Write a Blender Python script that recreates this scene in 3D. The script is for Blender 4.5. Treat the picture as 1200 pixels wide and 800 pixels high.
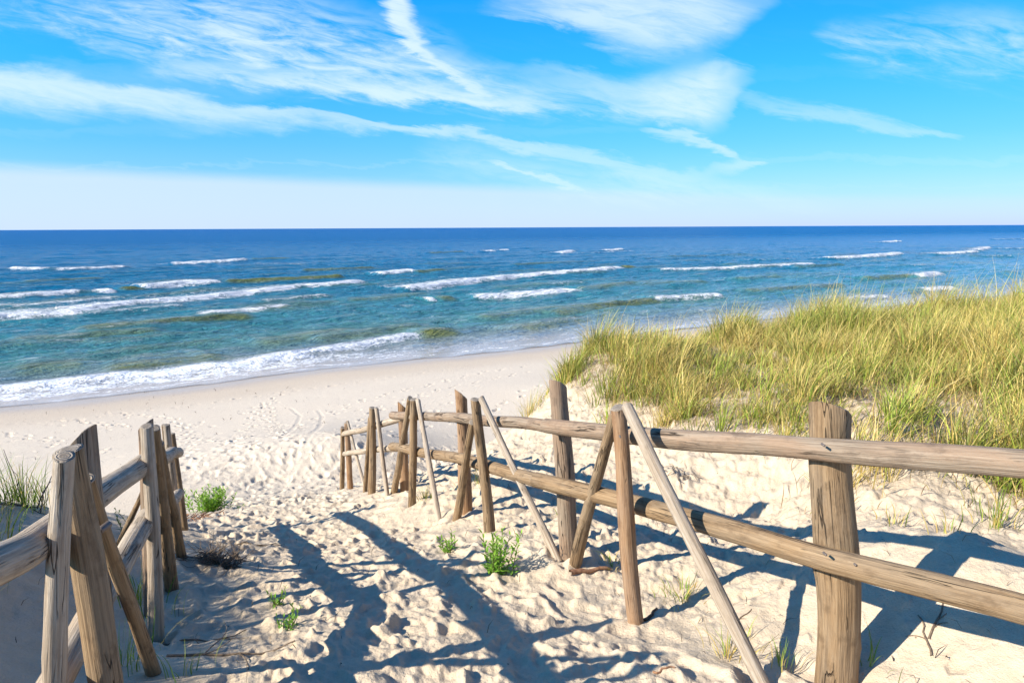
import bpy, math, random
import numpy as np
from mathutils import Vector, Matrix, noise as mnoise
R = math.radians
sc = bpy.context.scene
for o in list(bpy.data.objects):
    bpy.data.objects.remove(o)

# ------------------------------------------------------------------ camera
EYE = 6.5                      # eye height above the sea
PITCH, ROLL, FOC = 9.47, 0.29, 24.0
cam = bpy.data.cameras.new('camera'); camo = bpy.data.objects.new('camera', cam)
sc.collection.objects.link(camo); sc.camera = camo
cam.lens = FOC; cam.sensor_width = 36; cam.clip_start = 0.05; cam.clip_end = 90000
_p, _r = R(PITCH), R(ROLL)
F = np.array([0, math.cos(_p), -math.sin(_p)]); U0 = np.array([0, math.sin(_p), math.cos(_p)]); R0 = np.array([1., 0, 0])
RT = R0 * math.cos(_r) - U0 * math.sin(_r); UP = U0 * math.cos(_r) + R0 * math.sin(_r)
CAM = np.array([0, 0, EYE])
camo.matrix_world = Matrix([[RT[i], UP[i], -F[i], CAM[i]] for i in range(3)] + [[0, 0, 0, 1]])

# ------------------------------------------------------------------ sky, sun, exposure
SUN_A, SUN_E = 27.0, 31.5      # sun: SUN_A degrees behind due left, SUN_E degrees high
SUN_S, SKY_S, EXPO = 3.85, 0.108, 1.27
sdir = np.array([-math.cos(R(SUN_A)) * math.cos(R(SUN_E)), -math.sin(R(SUN_A)) * math.cos(R(SUN_E)), math.sin(R(SUN_E))])
sun = bpy.data.lights.new('sun', 'SUN'); suno = bpy.data.objects.new('sun', sun); sc.collection.objects.link(suno)
sun.energy = SUN_S; sun.angle = R(0.5); sun.color = (1.0, 0.93, 0.82)
suno.rotation_euler = Vector(-sdir).to_track_quat('-Z', 'Y').to_euler()
suno.location = (-20, -15, 30)
sc.view_settings.view_transform = 'Standard'; sc.view_settings.look = 'None'
sc.view_settings.gamma = 1; sc.view_settings.use_curve_mapping = False
sc.view_settings.exposure = EXPO


class G:
    """small helper to write node maths"""
    def __init__(s, tree):
        s.t = tree; s.n = tree.nodes; s.l = tree.links
    def node(s, typ, **kw):
        n = s.n.new(typ)
        for k, v in kw.items():
            setattr(n, k, v)
        return n
    def put(s, sock, v):
        if isinstance(v, bpy.types.NodeSocket): s.l.new(v, sock)
        elif v is not None: sock.default_value = v
    def m(s, op, a, b=None, c=None, clamp=False):
        n = s.node('ShaderNodeMath', operation=op, use_clamp=clamp)
        for i, v in enumerate((a, b, c)): s.put(n.inputs[i], v)
        return n.outputs[0]
    def add(s, a, b): return s.m('ADD', a, b)
    def sub(s, a, b): return s.m('SUBTRACT', a, b)
    def mul(s, a, b): return s.m('MULTIPLY', a, b)
    def div(s, a, b): return s.m('DIVIDE', a, b)
    def rng(s, v, a, b, c=0., d=1., smooth=True):
        n = s.node('ShaderNodeMapRange', interpolation_type='SMOOTHSTEP' if smooth else 'LINEAR')
        for i, x in enumerate((v, a, b, c, d)): s.put(n.inputs[i], x)
        return n.outputs[0]
    def xyz(s, x, y, z):
        n = s.node('ShaderNodeCombineXYZ')
        for i, v in enumerate((x, y, z)): s.put(n.inputs[i], v)
        return n.outputs[0]
    def sep(s, v):
        n = s.node('ShaderNodeSeparateXYZ'); s.put(n.inputs[0], v); return n.outputs
    def noise(s, vec, scale, detail=4, rough=0.55, dist=0., out=0, typ='FBM'):
        n = s.node('ShaderNodeTexNoise'); n.noise_type = typ
        s.put(n.inputs['Vector'], vec); s.put(n.inputs['Scale'], scale); s.put(n.inputs['Detail'], detail)
        s.put(n.inputs['Roughness'], rough); s.put(n.inputs['Distortion'], dist)
        return n.outputs[out]
    def mix(s, f, a, b, mode='MIX'):
        n = s.node('ShaderNodeMix', data_type='RGBA', blend_type=mode)
        s.put(n.inputs[0], f)
        for i, v in ((6, a), (7, b)):
            if isinstance(v, tuple) and len(v) == 3: v = v + (1,)
            s.put(n.inputs[i], v)
        return n.outputs[2]
    def ramp(s, f, stops, interp='LINEAR'):
        n = s.node('ShaderNodeValToRGB'); n.color_ramp.interpolation = interp
        e = n.color_ramp.elements
        while len(e) < len(stops): e.new(0.5)
        for q, (p, c) in zip(e, stops):
            q.position = p; q.color = tuple(c) + (1,) if len(c) == 3 else c
        s.put(n.inputs[0], f); return n.outputs[0]
    def curve(s, v, pts):
        n = s.node('ShaderNodeFloatCurve'); c = n.mapping.curves[0]
        pts = sorted(pts)
        while len(c.points) < len(pts): c.points.new(0.5, 0.5)
        for q, (x, y) in zip(c.points, pts):
            q.location = (x, y); q.handle_type = 'AUTO_CLAMPED'
        n.mapping.extend = 'HORIZONTAL'; n.mapping.update()
        s.put(n.inputs['Value'], v); return n.outputs[0]
    def attr(s, name, out=2):
        n = s.node('ShaderNodeAttribute', attribute_name=name); return n.outputs[out]


def ray(px, py):
    u, v = (px - 600) / 800.0 * 24 / FOC, (400 - py) / 800.0 * 24 / FOC
    return F + u * RT + v * UP
def at(px, py, Y):
    d = ray(px, py); return CAM + d * (Y / d[1])
def onz(px, py, z=0.):
    d = ray(px, py); return CAM + d * ((z - EYE) / d[2])

w = bpy.data.worlds.new('World'); sc.world = w; w.use_nodes = True
def build_world():
    g = G(w.node_tree); g.n.clear()
    out = g.node('ShaderNodeOutputWorld'); bg = g.node('ShaderNodeBackground')
    g.l.new(bg.outputs[0], out.inputs[0]); bg.inputs[1].default_value = SKY_S
    sky = g.node('ShaderNodeTexSky'); sky.sky_type = 'NISHITA'; sky.sun_disc = False
    sky.sun_elevation = R(SUN_E); sky.sun_rotation = math.atan2(sdir[0], sdir[1])
    sky.altitude = 0; sky.air_density = 1.0; sky.dust_density = 0.3; sky.ozone_density = 2.0
    tc = g.node('ShaderNodeTexCoord')
    x, y, z = g.sep(tc.outputs['Generated'])
    yy = g.m('MAXIMUM', y, 0.08)
    u, v = g.div(x, yy), g.div(z, yy)
    U = g.add(g.mul(u, 0.5), 0.5)           # -1..1 -> 0..1
    V = g.mul(v, 2.5)                       # 0...0.4 -> 0..1
    def uv(px, py):
        d = ray(px, py); return d[0] / d[1] * .5 + .5, d[2] / d[1] * 2.5
    # wispy noise, fibres run down to the right
    wv = g.xyz(g.mul(u, 2.2), g.add(g.mul(v, 9.0), g.mul(u, 1.7)), 0.0)
    n1 = g.noise(wv, 2.2, 9, 0.62, 0.6)
    n2 = g.noise(g.xyz(g.mul(u, 6.5), g.add(g.mul(v, 33.0), g.mul(u, 6.5)), 3.7), 2.0, 9, 0.66, 0.6)
    n3 = g.noise(g.xyz(g.mul(u, 3.0), g.mul(v, 6.0), 9.1), 3.0, 6, 0.55, 0.3)
    fib = g.add(g.mul(n1, 0.42), g.mul(n2, 0.58))
    warp = g.mul(g.sub(n3, 0.5), 0.10)
    warpf = g.mul(g.sub(n2, 0.5), 0.07)
    Vw = g.add(g.add(V, warp), warpf); Uw = g.add(U, g.mul(g.sub(n2, 0.5), 0.02))
    def streak(pts, soft=1.0, along='u', still=False):
        """pts: (px, py, half width px above, half width px below, strength)"""
        A, B = (Uw, Vw) if along == 'u' else (Vw, Uw)
        if still: A, B = U, g.add(V, g.mul(g.sub(n1, .5), .012))
        c, up, dn, st = [], [], [], []
        for px, py, wu, wd, s in pts:
            a, b = uv(px, py)
            if along == 'u':
                q = uv(px, py - wu)[1] - b; r_ = b - uv(px, py + wd)[1]
            else:
                a, b = b, a
                q = uv(px + wu, py)[0] - b; r_ = b - uv(px - wd, py)[0]
            c.append((a, b)); up.append((a, q * 2)); dn.append((a, r_ * 2)); st.append((a, s))
        d = g.sub(B, g.curve(A, c))
        a = g.m('MAXIMUM', g.div(d, g.mul(g.curve(A, up), .5)), g.div(g.mul(d, -1), g.mul(g.curve(A, dn), .5)))
        return g.mul(g.rng(a, 1.0, 1.0 - soft, 0, 1), g.curve(A, st))
    def fibred(mk, lo=0.30, hi=0.62):
        return g.mul(mk, g.rng(fib, lo, hi, 0.0, 1.0))
    cl = []
    # low pale bank above the horizon
    bank = streak([(-200, 265, 92, 60, .95), (0, 265, 83, 60, .95), (300, 265, 66, 60, .92), (600, 265, 52, 60, .8), (800, 265, 44, 60, .62), (1000, 265, 40, 60, .35), (1400, 265, 40, 60, .2)], .30, still=True)
    # long streak
    cl.append(g.mul(streak([(-200, 70, 18, 60, .5), (0, 92, 22, 48, .85), (150, 108, 18, 46, .8), (300, 130, 12, 34, .7), (420, 143, 7, 16, .62), (560, 160, 7, 14, .6), (680, 180, 12, 18, .5), (780, 205, 12, 20, .35), (850, 210, 8, 10, 0.)], .9), g.rng(fib, .2, .6, .55, 1)))
    # cirrus field upper left
    cl.append(fibred(streak([(-100, 20, 30, 20, .0), (20, 15, 40, 30, .35), (120, 25, 50, 50, .75), (240, 40, 80, 55, .95), (360, 60, 90, 55, .95), (470, 92, 90, 38, .9), (560, 112, 60, 32, .8), (660, 125, 30, 20, .4), (760, 135, 10, 10, .0)], .8), .36, .66))
    # dense lower edge of it
    cl.append(fibred(streak([(150, 70, 20, 20, 0), (260, 86, 18, 18, .6), (400, 102, 20, 16, .8), (500, 112, 20, 14, .8), (600, 122, 16, 14, .6), (720, 132, 16, 14, .3), (800, 140, 8, 8, 0)], .9), .25, .6))
    # thick contrail, nearly vertical, read along elevation
    cl.append(g.mul(streak([(462, -30, 23, 23, 1.), (465, 0, 23, 23, 1.), (472, 30, 21, 21, 1.), (492, 58, 18, 18, .95), (520, 80, 16, 16, .85), (556, 101, 16, 16, .7), (580, 112, 14, 14, 0.)], .75, 'v'), g.rng(n2, .25, .6, .65, 1)))
    # big fan cloud right of the middle
    cl.append(g.mul(streak([(560, 10, 10, 10, 0), (630, 10, 60, 16, .6), (700, 10, 60, 48, .85), (780, 12, 60, 78, .85), (840, 8, 60, 62, .75), (880, 5, 60, 34, .5), (920, 0, 30, 10, 0)], .8), g.rng(fib, .28, .6, .45, 1)))
    cl.append(g.mul(streak([(600, 85, 18, 24, .15), (680, 95, 24, 26, .4), (740, 122, 40, 16, .65), (780, 118, 44, 36, .85), (815, 112, 50, 54, .9), (845, 98, 34, 66, .75), (868, 88, 20, 30, .35), (890, 84, 8, 8, 0)], .7), g.rng(fib, .25, .6, .45, 1)))
    cl.append(g.mul(streak([(750, 150, 6, 10, 0), (800, 162, 8, 12, .7), (850, 178, 8, 9, .7), (870, 186, 5, 5, 0.)], .9), .8))
    cl.append(streak([(820, 205, 4, 4, 0), (850, 195, 8, 14, .35), (885, 190, 4, 6, .45), (900, 190, 3, 3, 0)], .9))
    # faint streak lower right and cirrus upper right
    cl.append(g.mul(streak([(850, 105, 14, 14, 0.1), (920, 125, 16, 12, .35), (1000, 140, 12, 12, .4), (1080, 153, 9, 9, .4), (1130, 162, 6, 6, 0)], .95), g.rng(fib, .25, .6, .5, 1)))
    cl.append(fibred(streak([(950, 45, 20, 16, 0), (1010, 50, 40, 40, .55), (1100, 50, 55, 60, .6), (1200, 50, 55, 70, .6), (1350, 50, 55, 60, .4)], .9), .38, .68))
    cl.append(g.mul(streak([(570, 190, 3, 3, 0), (600, 200, 5, 5, .5), (650, 214, 5, 5, .5), (690, 222, 3, 3, 0)], .95), 1.0))
    # thin veil between the streaks
    cl.append(fibred(streak([(480, 175, 20, 30, 0), (600, 195, 26, 34, .3), (720, 215, 26, 30, .3), (850, 225, 20, 26, .25), (1000, 240, 16, 20, .0)], .9), .3, .6))
    tot = cl[0]
    for c in cl[1:]:
        tot = g.sub(g.add(tot, c), g.mul(tot, c))
    tot = g.mul(tot, g.rng(y, 0.0, 0.15))
    tint = g.ramp(z, [(0., (.34, .47, 1.05)), (.05, (.28, .475, .98)), (.11, (.18, .50, .86)), (.20, (.085, .57, .90)), (.30, (.04, .60, 1.0)), (.6, (.13, .5, .85)), (1., (.25, .5, .8))])
    base = g.mix(1.0, sky.outputs[0], tint, 'MULTIPLY')
    base = g.mix(1.0, base, g.xyz(*[g.rng(x, -.1, .75, 1., k_) for k_ in (.85, .80, .86)]), 'MULTIPLY')
    cc = g.mix(g.mul(bank, .88), base, BANK_COL)
    cc = g.mix(g.mul(tot, .82), cc, CLOUD_COL)
    g.l.new(cc, bg.inputs[0])
BANK_COL = (2.65, 3.3, 4.15)
CLOUD_COL = (3.4, 4.0, 4.5)
build_world()

# ------------------------------------------------------------------ object helpers
col = sc.collection
def tag(o, label=None, cat=None, group=None, kind=None):
    if label: o['label'] = label
    if cat: o['category'] = cat
    if group: o['group'] = group
    if kind: o['kind'] = kind
    return o
def thing(name, loc, label, cat, group=None):
    o = bpy.data.objects.new(name, None); col.objects.link(o); o.location = tuple(loc); o.empty_display_size = .1
    return tag(o, label, cat, group)
def mesh_np(name, V, Q, mats, parent=None, attrs=None, smooth=True, midx=None, loc=None):
    """V (n,3); Q list of arrays of faces (each (m,k)); attrs {name: (type, array)}"""
    me = bpy.data.meshes.new(name)
    V = np.asarray(V, dtype=np.float64)
    org = np.zeros(3)
    if parent is not None: org = np.array(parent.location)
    elif loc is not None: org = np.array(loc)
    Vl = V - org
    me.vertices.add(len(V)); me.vertices.foreach_set('co', Vl.astype(np.float32).ravel())
    loops = np.concatenate([np.asarray(q, dtype=np.int32).ravel() for q in Q])
    sizes = np.concatenate([np.full(len(q), np.asarray(q).shape[1], dtype=np.int32) for q in Q])
    starts = np.concatenate([[0], np.cumsum(sizes)[:-1]]).astype(np.int32)
    me.loops.add(len(loops)); me.loops.foreach_set('vertex_index', loops)
    me.polygons.add(len(sizes)); me.polygons.foreach_set('loop_start', starts); me.polygons.foreach_set('loop_total', sizes)
    me.polygons.foreach_set('use_smooth', np.full(len(sizes), smooth))
    for m_ in (mats if isinstance(mats, (list, tuple)) else [mats]): me.materials.append(m_)
    if midx is not None: me.polygons.foreach_set('material_index', np.asarray(midx, dtype=np.int32))
    for k, (t, a) in (attrs or {}).items():
        at_ = me.attributes.new(k, t, 'POINT')
        key = {'FLOAT': 'value', 'FLOAT_VECTOR': 'vector', 'FLOAT_COLOR': 'color'}[t]
        at_.data.foreach_set(key, np.asarray(a, dtype=np.float32).ravel())
    me.update(); me.validate()
    o = bpy.data.objects.new(name, me); col.objects.link(o)
    if parent is not None: o.parent = parent
    elif loc is not None: o.location = tuple(loc)
    return o
def new_mat(name):
    m_ = bpy.data.materials.new(name); m_.use_nodes = True
    g = G(m_.node_tree); b = g.n.get('Principled BSDF')
    return m_, g, b
def bump(g, h, strength, dist, normal=None):
    n = g.node('ShaderNodeBump'); g.put(n.inputs['Height'], h)
    n.inputs['Strength'].default_value = strength; n.inputs['Distance'].default_value = dist
    if normal is not None: g.l.new(normal, n.inputs['Normal'])
    return n.outputs[0]

# numpy gradient noise
def _hash(ix, iy, seed):
    h = (ix.astype(np.int64) * 374761393 + iy.astype(np.int64) * 668265263 + seed * 974634777) & 0xFFFFFFFF
    h = ((h ^ (h >> 13)) * 1274126177) & 0xFFFFFFFF
    return (h ^ (h >> 16)) & 0xFFFFFFFF
def perlin(x, y, seed=0):
    x = np.asarray(x, float); y = np.asarray(y, float)
    ix, iy = np.floor(x), np.floor(y); fx, fy = x - ix, y - iy
    u, v = fx * fx * fx * (fx * (fx * 6 - 15) + 10), fy * fy * fy * (fy * (fy * 6 - 15) + 10)
    def gr(dx, dy):
        a = _hash(ix + dx, iy + dy, seed) * (2 * math.pi / 4294967296.0)
        return np.cos(a) * (fx - dx) + np.sin(a) * (fy - dy)
    a, b, c, d = gr(0, 0), gr(1, 0), gr(0, 1), gr(1, 1)
    return 1.5 * ((a * (1 - u) + b * u) * (1 - v) + (c * (1 - u) + d * u) * v)
def fbm(x, y, seed=0, oct=4, gain=.5):
    s, a = 0, 1.
    for i in range(oct):
        s = s + a * perlin(x * 2 ** i + 13.7 * i, y * 2 ** i - 7.3 * i, seed + i); a *= gain
    return s
def sstep(a, b, x):
    t = np.clip((x - a) / (b - a), 0, 1); return t * t * (3 - 2 * t)

# ------------------------------------------------------------------ shoreline (sea level is z = 0)
shore_px = [(0, 478), (125, 465), (250, 450), (375, 433), (500, 420.5), (600, 411), (680, 401), (800, 386), (1000, 363), (1200, 345)]
SH = np.array([onz(a, b)[:2] for a, b in shore_px])
d0 = SH[0] - SH[2]; d0 /= np.linalg.norm(d0); d1 = SH[-1] - SH[-3]; d1 /= np.linalg.norm(d1)
SH = np.vstack([SH[0] + np.array([-.93, -.37]) * 60000, SH[0] + np.array([-.93, -.37]) * 40, SH, SH[-1] + d1 * 60, SH[-1] + d1 * 60000])
def shore_dist(x, y):
    """signed distance to the shoreline, positive on land"""
    best = np.full(np.shape(x), 1e12); sg = np.ones(np.shape(x))
    for a, b in zip(SH[:-1], SH[1:]):
        e = b - a; L = e @ e
        t = np.clip(((x - a[0]) * e[0] + (y - a[1]) * e[1]) / L, 0, 1)
        dx, dy = x - a[0] - t * e[0], y - a[1] - t * e[1]
        d = dx * dx + dy * dy
        s = e[0] * dy - e[1] * dx
        k = d < best
        best = np.where(k, d, best); sg = np.where(k, np.where(s > 0, -1., 1.), sg)
    return np.sqrt(best) * sg

# ------------------------------------------------------------------ terrain
ctrl = []
def P(px, py, Y): ctrl.append(at(px, py, Y))
def W(x, y, drop): ctrl.append(np.array([x, y, EYE - drop]))
# under the camera and behind
W(0, 0, 1.6); W(0, -4, 1.45); W(4, -3, 1.3); W(-4, -4, .8); W(0, -12, 1.2); W(10, -10, 1.0); W(-12, -10, .6); W(-14, 2, 1.3)
# path
for q in [(600, 795, 2.45), (350, 795, 2.40), (480, 800, 2.42), (800, 795, 2.42), (600, 720, 3.1), (450, 720, 3.15), (500, 655, 4.0), (600, 668, 3.75), (320, 690, 3.65),
          (420, 625, 5.6), (330, 620, 6.1), (320, 590, 7.9), (380, 585, 7.6), (250, 598, 8.0), (250, 575, 9.9), (330, 565, 10.4), (430, 565, 9.6)]: P(*q)
# right fence foot
FENCE_FOOT = [(985, 812, 2.4), (744, 727, 3.15), (668, 653, 3.82), (572, 622, 4.7), (545, 605, 5.3), (483, 588, 6.15), (473, 577, 6.9), (437, 579, 7.3), (411, 574, 8.5)]
for q in FENCE_FOOT: P(*q)
W(2.1, .9, 1.55)
# left fence foot
LEFT_FOOT = [(-1.28, 2.0, 1.72)]
W(-1.16, 1.8, 1.71); W(-1.0, .5, 1.6)
P(184, 748, 3.02); P(200, 690, 3.75); P(212, 652, 4.35); P(208, 622, 5.85)
# left berm
P(15, 592, 4.4); P(0, 650, 3.3); W(-2.9, 1.9, .90); W(-2.6, .9, .86); W(-4.4, 2.9, .90); W(-3.4, -.5, .66); W(-4.6, 5.2, 2.3); W(-6.5, 4.4, 2.6); W(-5.6, 8.2, 3.75)
P(120, 600, 5.7); W(-8.5, 3.0, 2.4)
# sand bank behind the right fence
for q in [(1135, 620, 2.95), (1215, 660, 3.0), (899, 590, 4.6), (1000, 610, 3.75), (800, 600, 4.7), (860, 560, 5.0), (1090, 560, 4.0), (1200, 595, 3.75), (820, 545, 5.3), (700, 560, 5.6), (700, 522, 6.6), (640, 500, 7.8), (600, 560, 6.0), (640, 470, 9.3),
          (655, 442, 10.4), (740, 480, 7.5), (830, 503, 6.0), (900, 506, 5.6), (1000, 494, 5.3), (1040, 525, 4.5), (1190, 532, 4.7)]: P(*q)
for q in [(3, 9, 1.85), (5, 9, 1.75), (8, 10, 1.65), (2.3, 11.2, 2.15), (4, 12, 2.0), (6, 12.5, 1.98), (8, 13, 1.85), (11, 13, 1.7), (1.4, 11.5, 2.4), (5, 6, 1.42), (7.5, 6, 1.25), (12, 9, 1.45), (4.0, 7.2, 1.62),
          (14, 16, 1.8), (3.2, 2.4, 1.2), (5, 3, 1.1), (8, 1, 1.0), (1.6, 15, 4.2), (5, 17, 4.0), (9, 19, 3.9), (14, 22, 3.8), (20, 14, 1.8), (25, 28, 4.0), (0.2, 12.5, 4.0), (-.6, 10.2, 3.75), (.1, 10.2, 3.35), (22, 3, 1.2)]: W(*q)
# open beach, height follows the distance to the water
def beach_z(s):
    s = np.asarray(s, float)
    return np.where(s > 0, .045 * s + .0052 * np.minimum(s, 22) ** 2 + .2288 * np.maximum(s - 22, 0) * .3, np.maximum(.075 * s, -6.0))
for q in [(-3, 12), (-7, 12.5), (-12, 12), (-17, 11), (-25, 6), (-4, 15), (-9, 15.5), (-14, 16), (-21, 15), (-3, 19), (-8, 19), (-14, 20), (-20, 22), (-30, 15), (2, 20), (2, 26), (-3, 25), (-8, 25), (6, 30), (12, 32), (20, 38), (34, 48), (-5, 30), (-15, 25), (-38, 12), (2, 33), (-30, 5), (-22, 2), (-12, 9)]:
    ctrl.append(np.array([q[0], q[1], float(beach_z(shore_dist(np.array(q[0] * 1.), np.array(q[1] * 1.))))]))
CT = np.array(ctrl)
def _phi(r2): return .5 * r2 * np.log(r2 + 1e-9)
_n = len(CT)
_K = _phi(((CT[:, None, :2] - CT[None, :, :2]) ** 2).sum(-1)) + np.eye(_n) * 0.02
_Pm = np.hstack([np.ones((_n, 1)), CT[:, :2]])
_A = np.block([[_K, _Pm], [_Pm.T, np.zeros((3, 3))]])
_w = np.linalg.solve(_A, np.concatenate([CT[:, 2], np.zeros(3)]))
def tps(x, y):
    x = np.asarray(x, float); y = np.asarray(y, float)
    z = _w[_n] + _w[_n + 1] * x + _w[_n + 2] * y
    for i in range(_n):
        z = z + _w[i] * _phi((x - CT[i, 0]) ** 2 + (y - CT[i, 1]) ** 2)
    return z
def base_z(x, y):
    x = np.asarray(x, float); y = np.asarray(y, float)
    s = shore_dist(x, y)
    bz = beach_z(s)
    inland = np.clip((s - 18) * .28, 0, 4.0)
    far = np.where(s > 18, beach_z(18.) + inland + .6 * perlin(x * .12, y * .12, 5) * sstep(18, 30, s), bz)
    rr = np.hypot(x, y - 6)
    near = sstep(34, 24, rr)
    k = near * sstep(1.5, 6, s)
    z = far * (1 - k)
    idx = k > 0
    zz = np.zeros(np.shape(x)); zz[idx] = tps(x[idx], y[idx])
    return z + k * zz

# fence lines on the ground (world), used to know where people walk
RF = np.array([at(*q)[:2] for q in FENCE_FOOT]); LF = np.array([[-.95, .3], [-1.14, 1.77], at(184, 748, 3.02)[:2], at(208, 622, 5.85)[:2], [-4.3, 8.5]])
def on_path(x, y):
    o = np.argsort(RF[:, 1]); xr = np.interp(y, np.concatenate([[0.3], RF[o, 1], [10, 13]]), np.concatenate([[2.3], RF[o, 0], [-2.2, -1.5]]))
    xl = np.interp(y, np.concatenate([LF[:, 1], [10, 13]]), np.concatenate([LF[:, 0], [-5.0, -6.5]]))
    return x - xl, xr - x
# --- detail raster near the camera: churned sand, footprints
rng = np.random.default_rng(11)
RX0, RX1, RY0, RY1, RS = -6., 9., 0.6, 13.6, .01
gx = np.arange(RX0, RX1, RS); gy = np.arange(RY0, RY1, RS)
GX, GY = np.meshgrid(gx, gy)
dl, dr = on_path(GX, GY)
wob = .25 * fbm(GX * 1.3, GY * 1.3, 21, 3)
path_m = sstep(-.1, .6, dl + wob) * sstep(.0, .75, dr + wob) * sstep(11.5, 7.5, GY)
open_r = sstep(.3, -.2, dr)                      # the bank side of the right fence
HD = np.zeros_like(GX)
def stamp(H, x, y, a, b, ang, dep, X0, Y0, S, rim=.4, keep=.25, skew=.3):
    n = int(2.0 * a / S) + 2
    ix, iy = int((x - X0) / S), int((y - Y0) / S)
    x0, x1, y0, y1 = max(ix - n, 0), min(ix + n, H.shape[1]), max(iy - n, 0), min(iy + n, H.shape[0])
    if x1 - x0 < 3 or y1 - y0 < 3: return
    xs = (np.arange(x0, x1) * S + X0 - x)[None, :]; ys = (np.arange(y0, y1) * S + Y0 - y)[:, None]
    c, s = math.cos(ang), math.sin(ang)
    lx, ly = (xs * c + ys * s) / a, (-xs * s + ys * c) / b
    an = np.arctan2(ly, lx); ph = rng.uniform(0, 6.28, 3)
    d = np.hypot(lx, ly) * (1 + .10 * np.sin(3 * an + ph[0]) + .07 * np.sin(5 * an + ph[1]) + .05 * np.sin(9 * an + ph[2]))
    ins = 1 - sstep(.72, 1.08, d)
    pro = -dep * ins * (1 + skew * lx) + rim * dep * np.exp(-((d - 1.22) / .2) ** 2) * (1 - .6 * lx)
    sub = H[y0:y1, x0:x1]
    H[y0:y1, x0:x1] = sub * (1 - (1 - keep) * ins) + pro
# broad heaps first
HD += path_m * (.030 * fbm(GX * 1.8, GY * 1.8, 31, 3))
cand = 0
while cand < 1900:
    x = rng.uniform(-5.5, 3.0); y = .8 + 12.0 * rng.random() ** 1.25
    i, j = int((y - RY0) / RS), int((x - RX0) / RS)
    if not (0 <= i < HD.shape[0] and 0 <= j < HD.shape[1]): continue
    if rng.random() > path_m[i, j] * (1 if y < 9 else .6): continue
    cand += 1
    k = rng.random()
    ang = math.atan2(1, -.5) + rng.normal(0, .45)
    if k < .72: stamp(HD, x, y, rng.uniform(.11, .17), rng.uniform(.05, .075), ang, rng.uniform(.010, .030), RX0, RY0, RS, .30, .15)
    else: stamp(HD, x, y, rng.uniform(.04, .09), rng.uniform(.03, .06), rng.uniform(0, 6.28), rng.uniform(.006, .018), RX0, RY0, RS, .35, .4)
# small clods thrown up by feet
for _ in range(2600):
    x = rng.uniform(-5.5, 3.0); y = .8 + 11.5 * rng.random() ** 1.3
    i, j = int((y - RY0) / RS), int((x - RX0) / RS)
    if not (0 <= i < HD.shape[0] and 0 <= j < HD.shape[1]) or rng.random() > path_m[i, j]: continue
    stamp(HD, x, y, rng.uniform(.018, .045), rng.uniform(.014, .03), rng.uniform(0, 6.28), -rng.uniform(.003, .010), RX0, RY0, RS, 0, 1.)
HD = np.where(HD > 0, .040 * np.tanh(HD / .040), .060 * np.tanh(HD / .060))
for _ in range(1):
    HD[1:-1] = .25 * HD[:-2] + .5 * HD[1:-1] + .25 * HD[2:]; HD[:, 1:-1] = .25 * HD[:, :-2] + .5 * HD[:, 1:-1] + .25 * HD[:, 2:]
for _ in range(5200):
    x = rng.uniform(-5.5, 6.0); y = .8 + 10.5 * rng.random() ** 1.3
    i, j = int((y - RY0) / RS), int((x - RX0) / RS)
    if not (0 <= i < HD.shape[0] and 0 <= j < HD.shape[1]) or rng.random() > max(path_m[i, j], .55 * open_r[i, j]): continue
    stamp(HD, x, y, rng.uniform(.012, .034), rng.uniform(.010, .022), rng.uniform(0, 6.28), -rng.uniform(.003, .011), RX0, RY0, RS, 0, 1.)
for fx_, fy_ in [tuple(at(*q)[:2]) for q in FENCE_FOOT] + [tuple(at(*q)[:2]) for q in ((672, 672, 3.75), (656, 662, 3.84), (894, 802, 2.42), (534, 609, 5.2), (513, 603, 5.35), (184, 748, 3.02), (200, 690, 3.75), (212, 652, 4.35), (208, 622, 5.85))]:
    i_, j_ = int((fy_ - RY0) / RS), int((fx_ - RX0) / RS); w_ = (slice(max(i_ - 45, 0), i_ + 45), slice(max(j_ - 45, 0), j_ + 45))
    dd = np.hypot(GX[w_] - fx_, GY[w_] - fy_); HD[w_] += .028 * np.exp(-((dd - .13) / .07) ** 2) * (.6 + .6 * fbm(GX[w_] * 6, GY[w_] * 6, 67, 2)) - .012 * np.exp(-(dd / .07) ** 2)
rg20 = np.abs(fbm(GX * 17, GY * 17, 45, 3)); HD += path_m * .009 * (.35 - rg20)
HD += (path_m * .75 + .25) * (.0085 * fbm(GX * 10, GY * 10, 41, 4) + .0025 * fbm(GX * 38, GY * 38, 47, 2))
# bank: slumped crust, little terraces
bn = fbm(GX * 1.6, GY * 1.6, 51, 4); ter = np.abs(fbm(GX * 3.1 + bn, GY * 3.1 - bn, 57, 4))
HD += open_r * (.25 + .75 * sstep(2.5, 3.6, GY)) * (.04 * bn + .045 * (ter - .3) * sstep(3.0, 4.2, GY) + .015 * fbm(GX * 7, GY * 7, 59, 5, .62))
HD += open_r * (.012 * fbm(GX * 3, GY * 3, 63, 3) + .026 * (.3 - np.abs(fbm(GX * 4.5 + .6 * bn, GY * 7.5, 65, 4, .58))) * sstep(2.6, 3.6, GY))
for _ in range(900):
    x = rng.uniform(-2.5, 6.0); y = rng.uniform(2.0, 10.5)
    i, j = int((y - RY0) / RS), int((x - RX0) / RS)
    if rng.random() > open_r[i, j]: continue
    if rng.random() < .45: stamp(HD, x, y, rng.uniform(.03, .10), rng.uniform(.02, .05), rng.uniform(0, 6.28), rng.uniform(.005, .016), RX0, RY0, RS, .4, .6)
    else: stamp(HD, x, y, rng.uniform(.015, .05), rng.uniform(.012, .028), rng.uniform(0, 6.28), -rng.uniform(.004, .014), RX0, RY0, RS, 0, 1.)
# wind scallops on the left berm
HD += sstep(.1, -.4, dl) * sstep(9, 6, GY) * (.03 * fbm(GX * 2.5, GY * 2.5, 71, 4))
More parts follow.
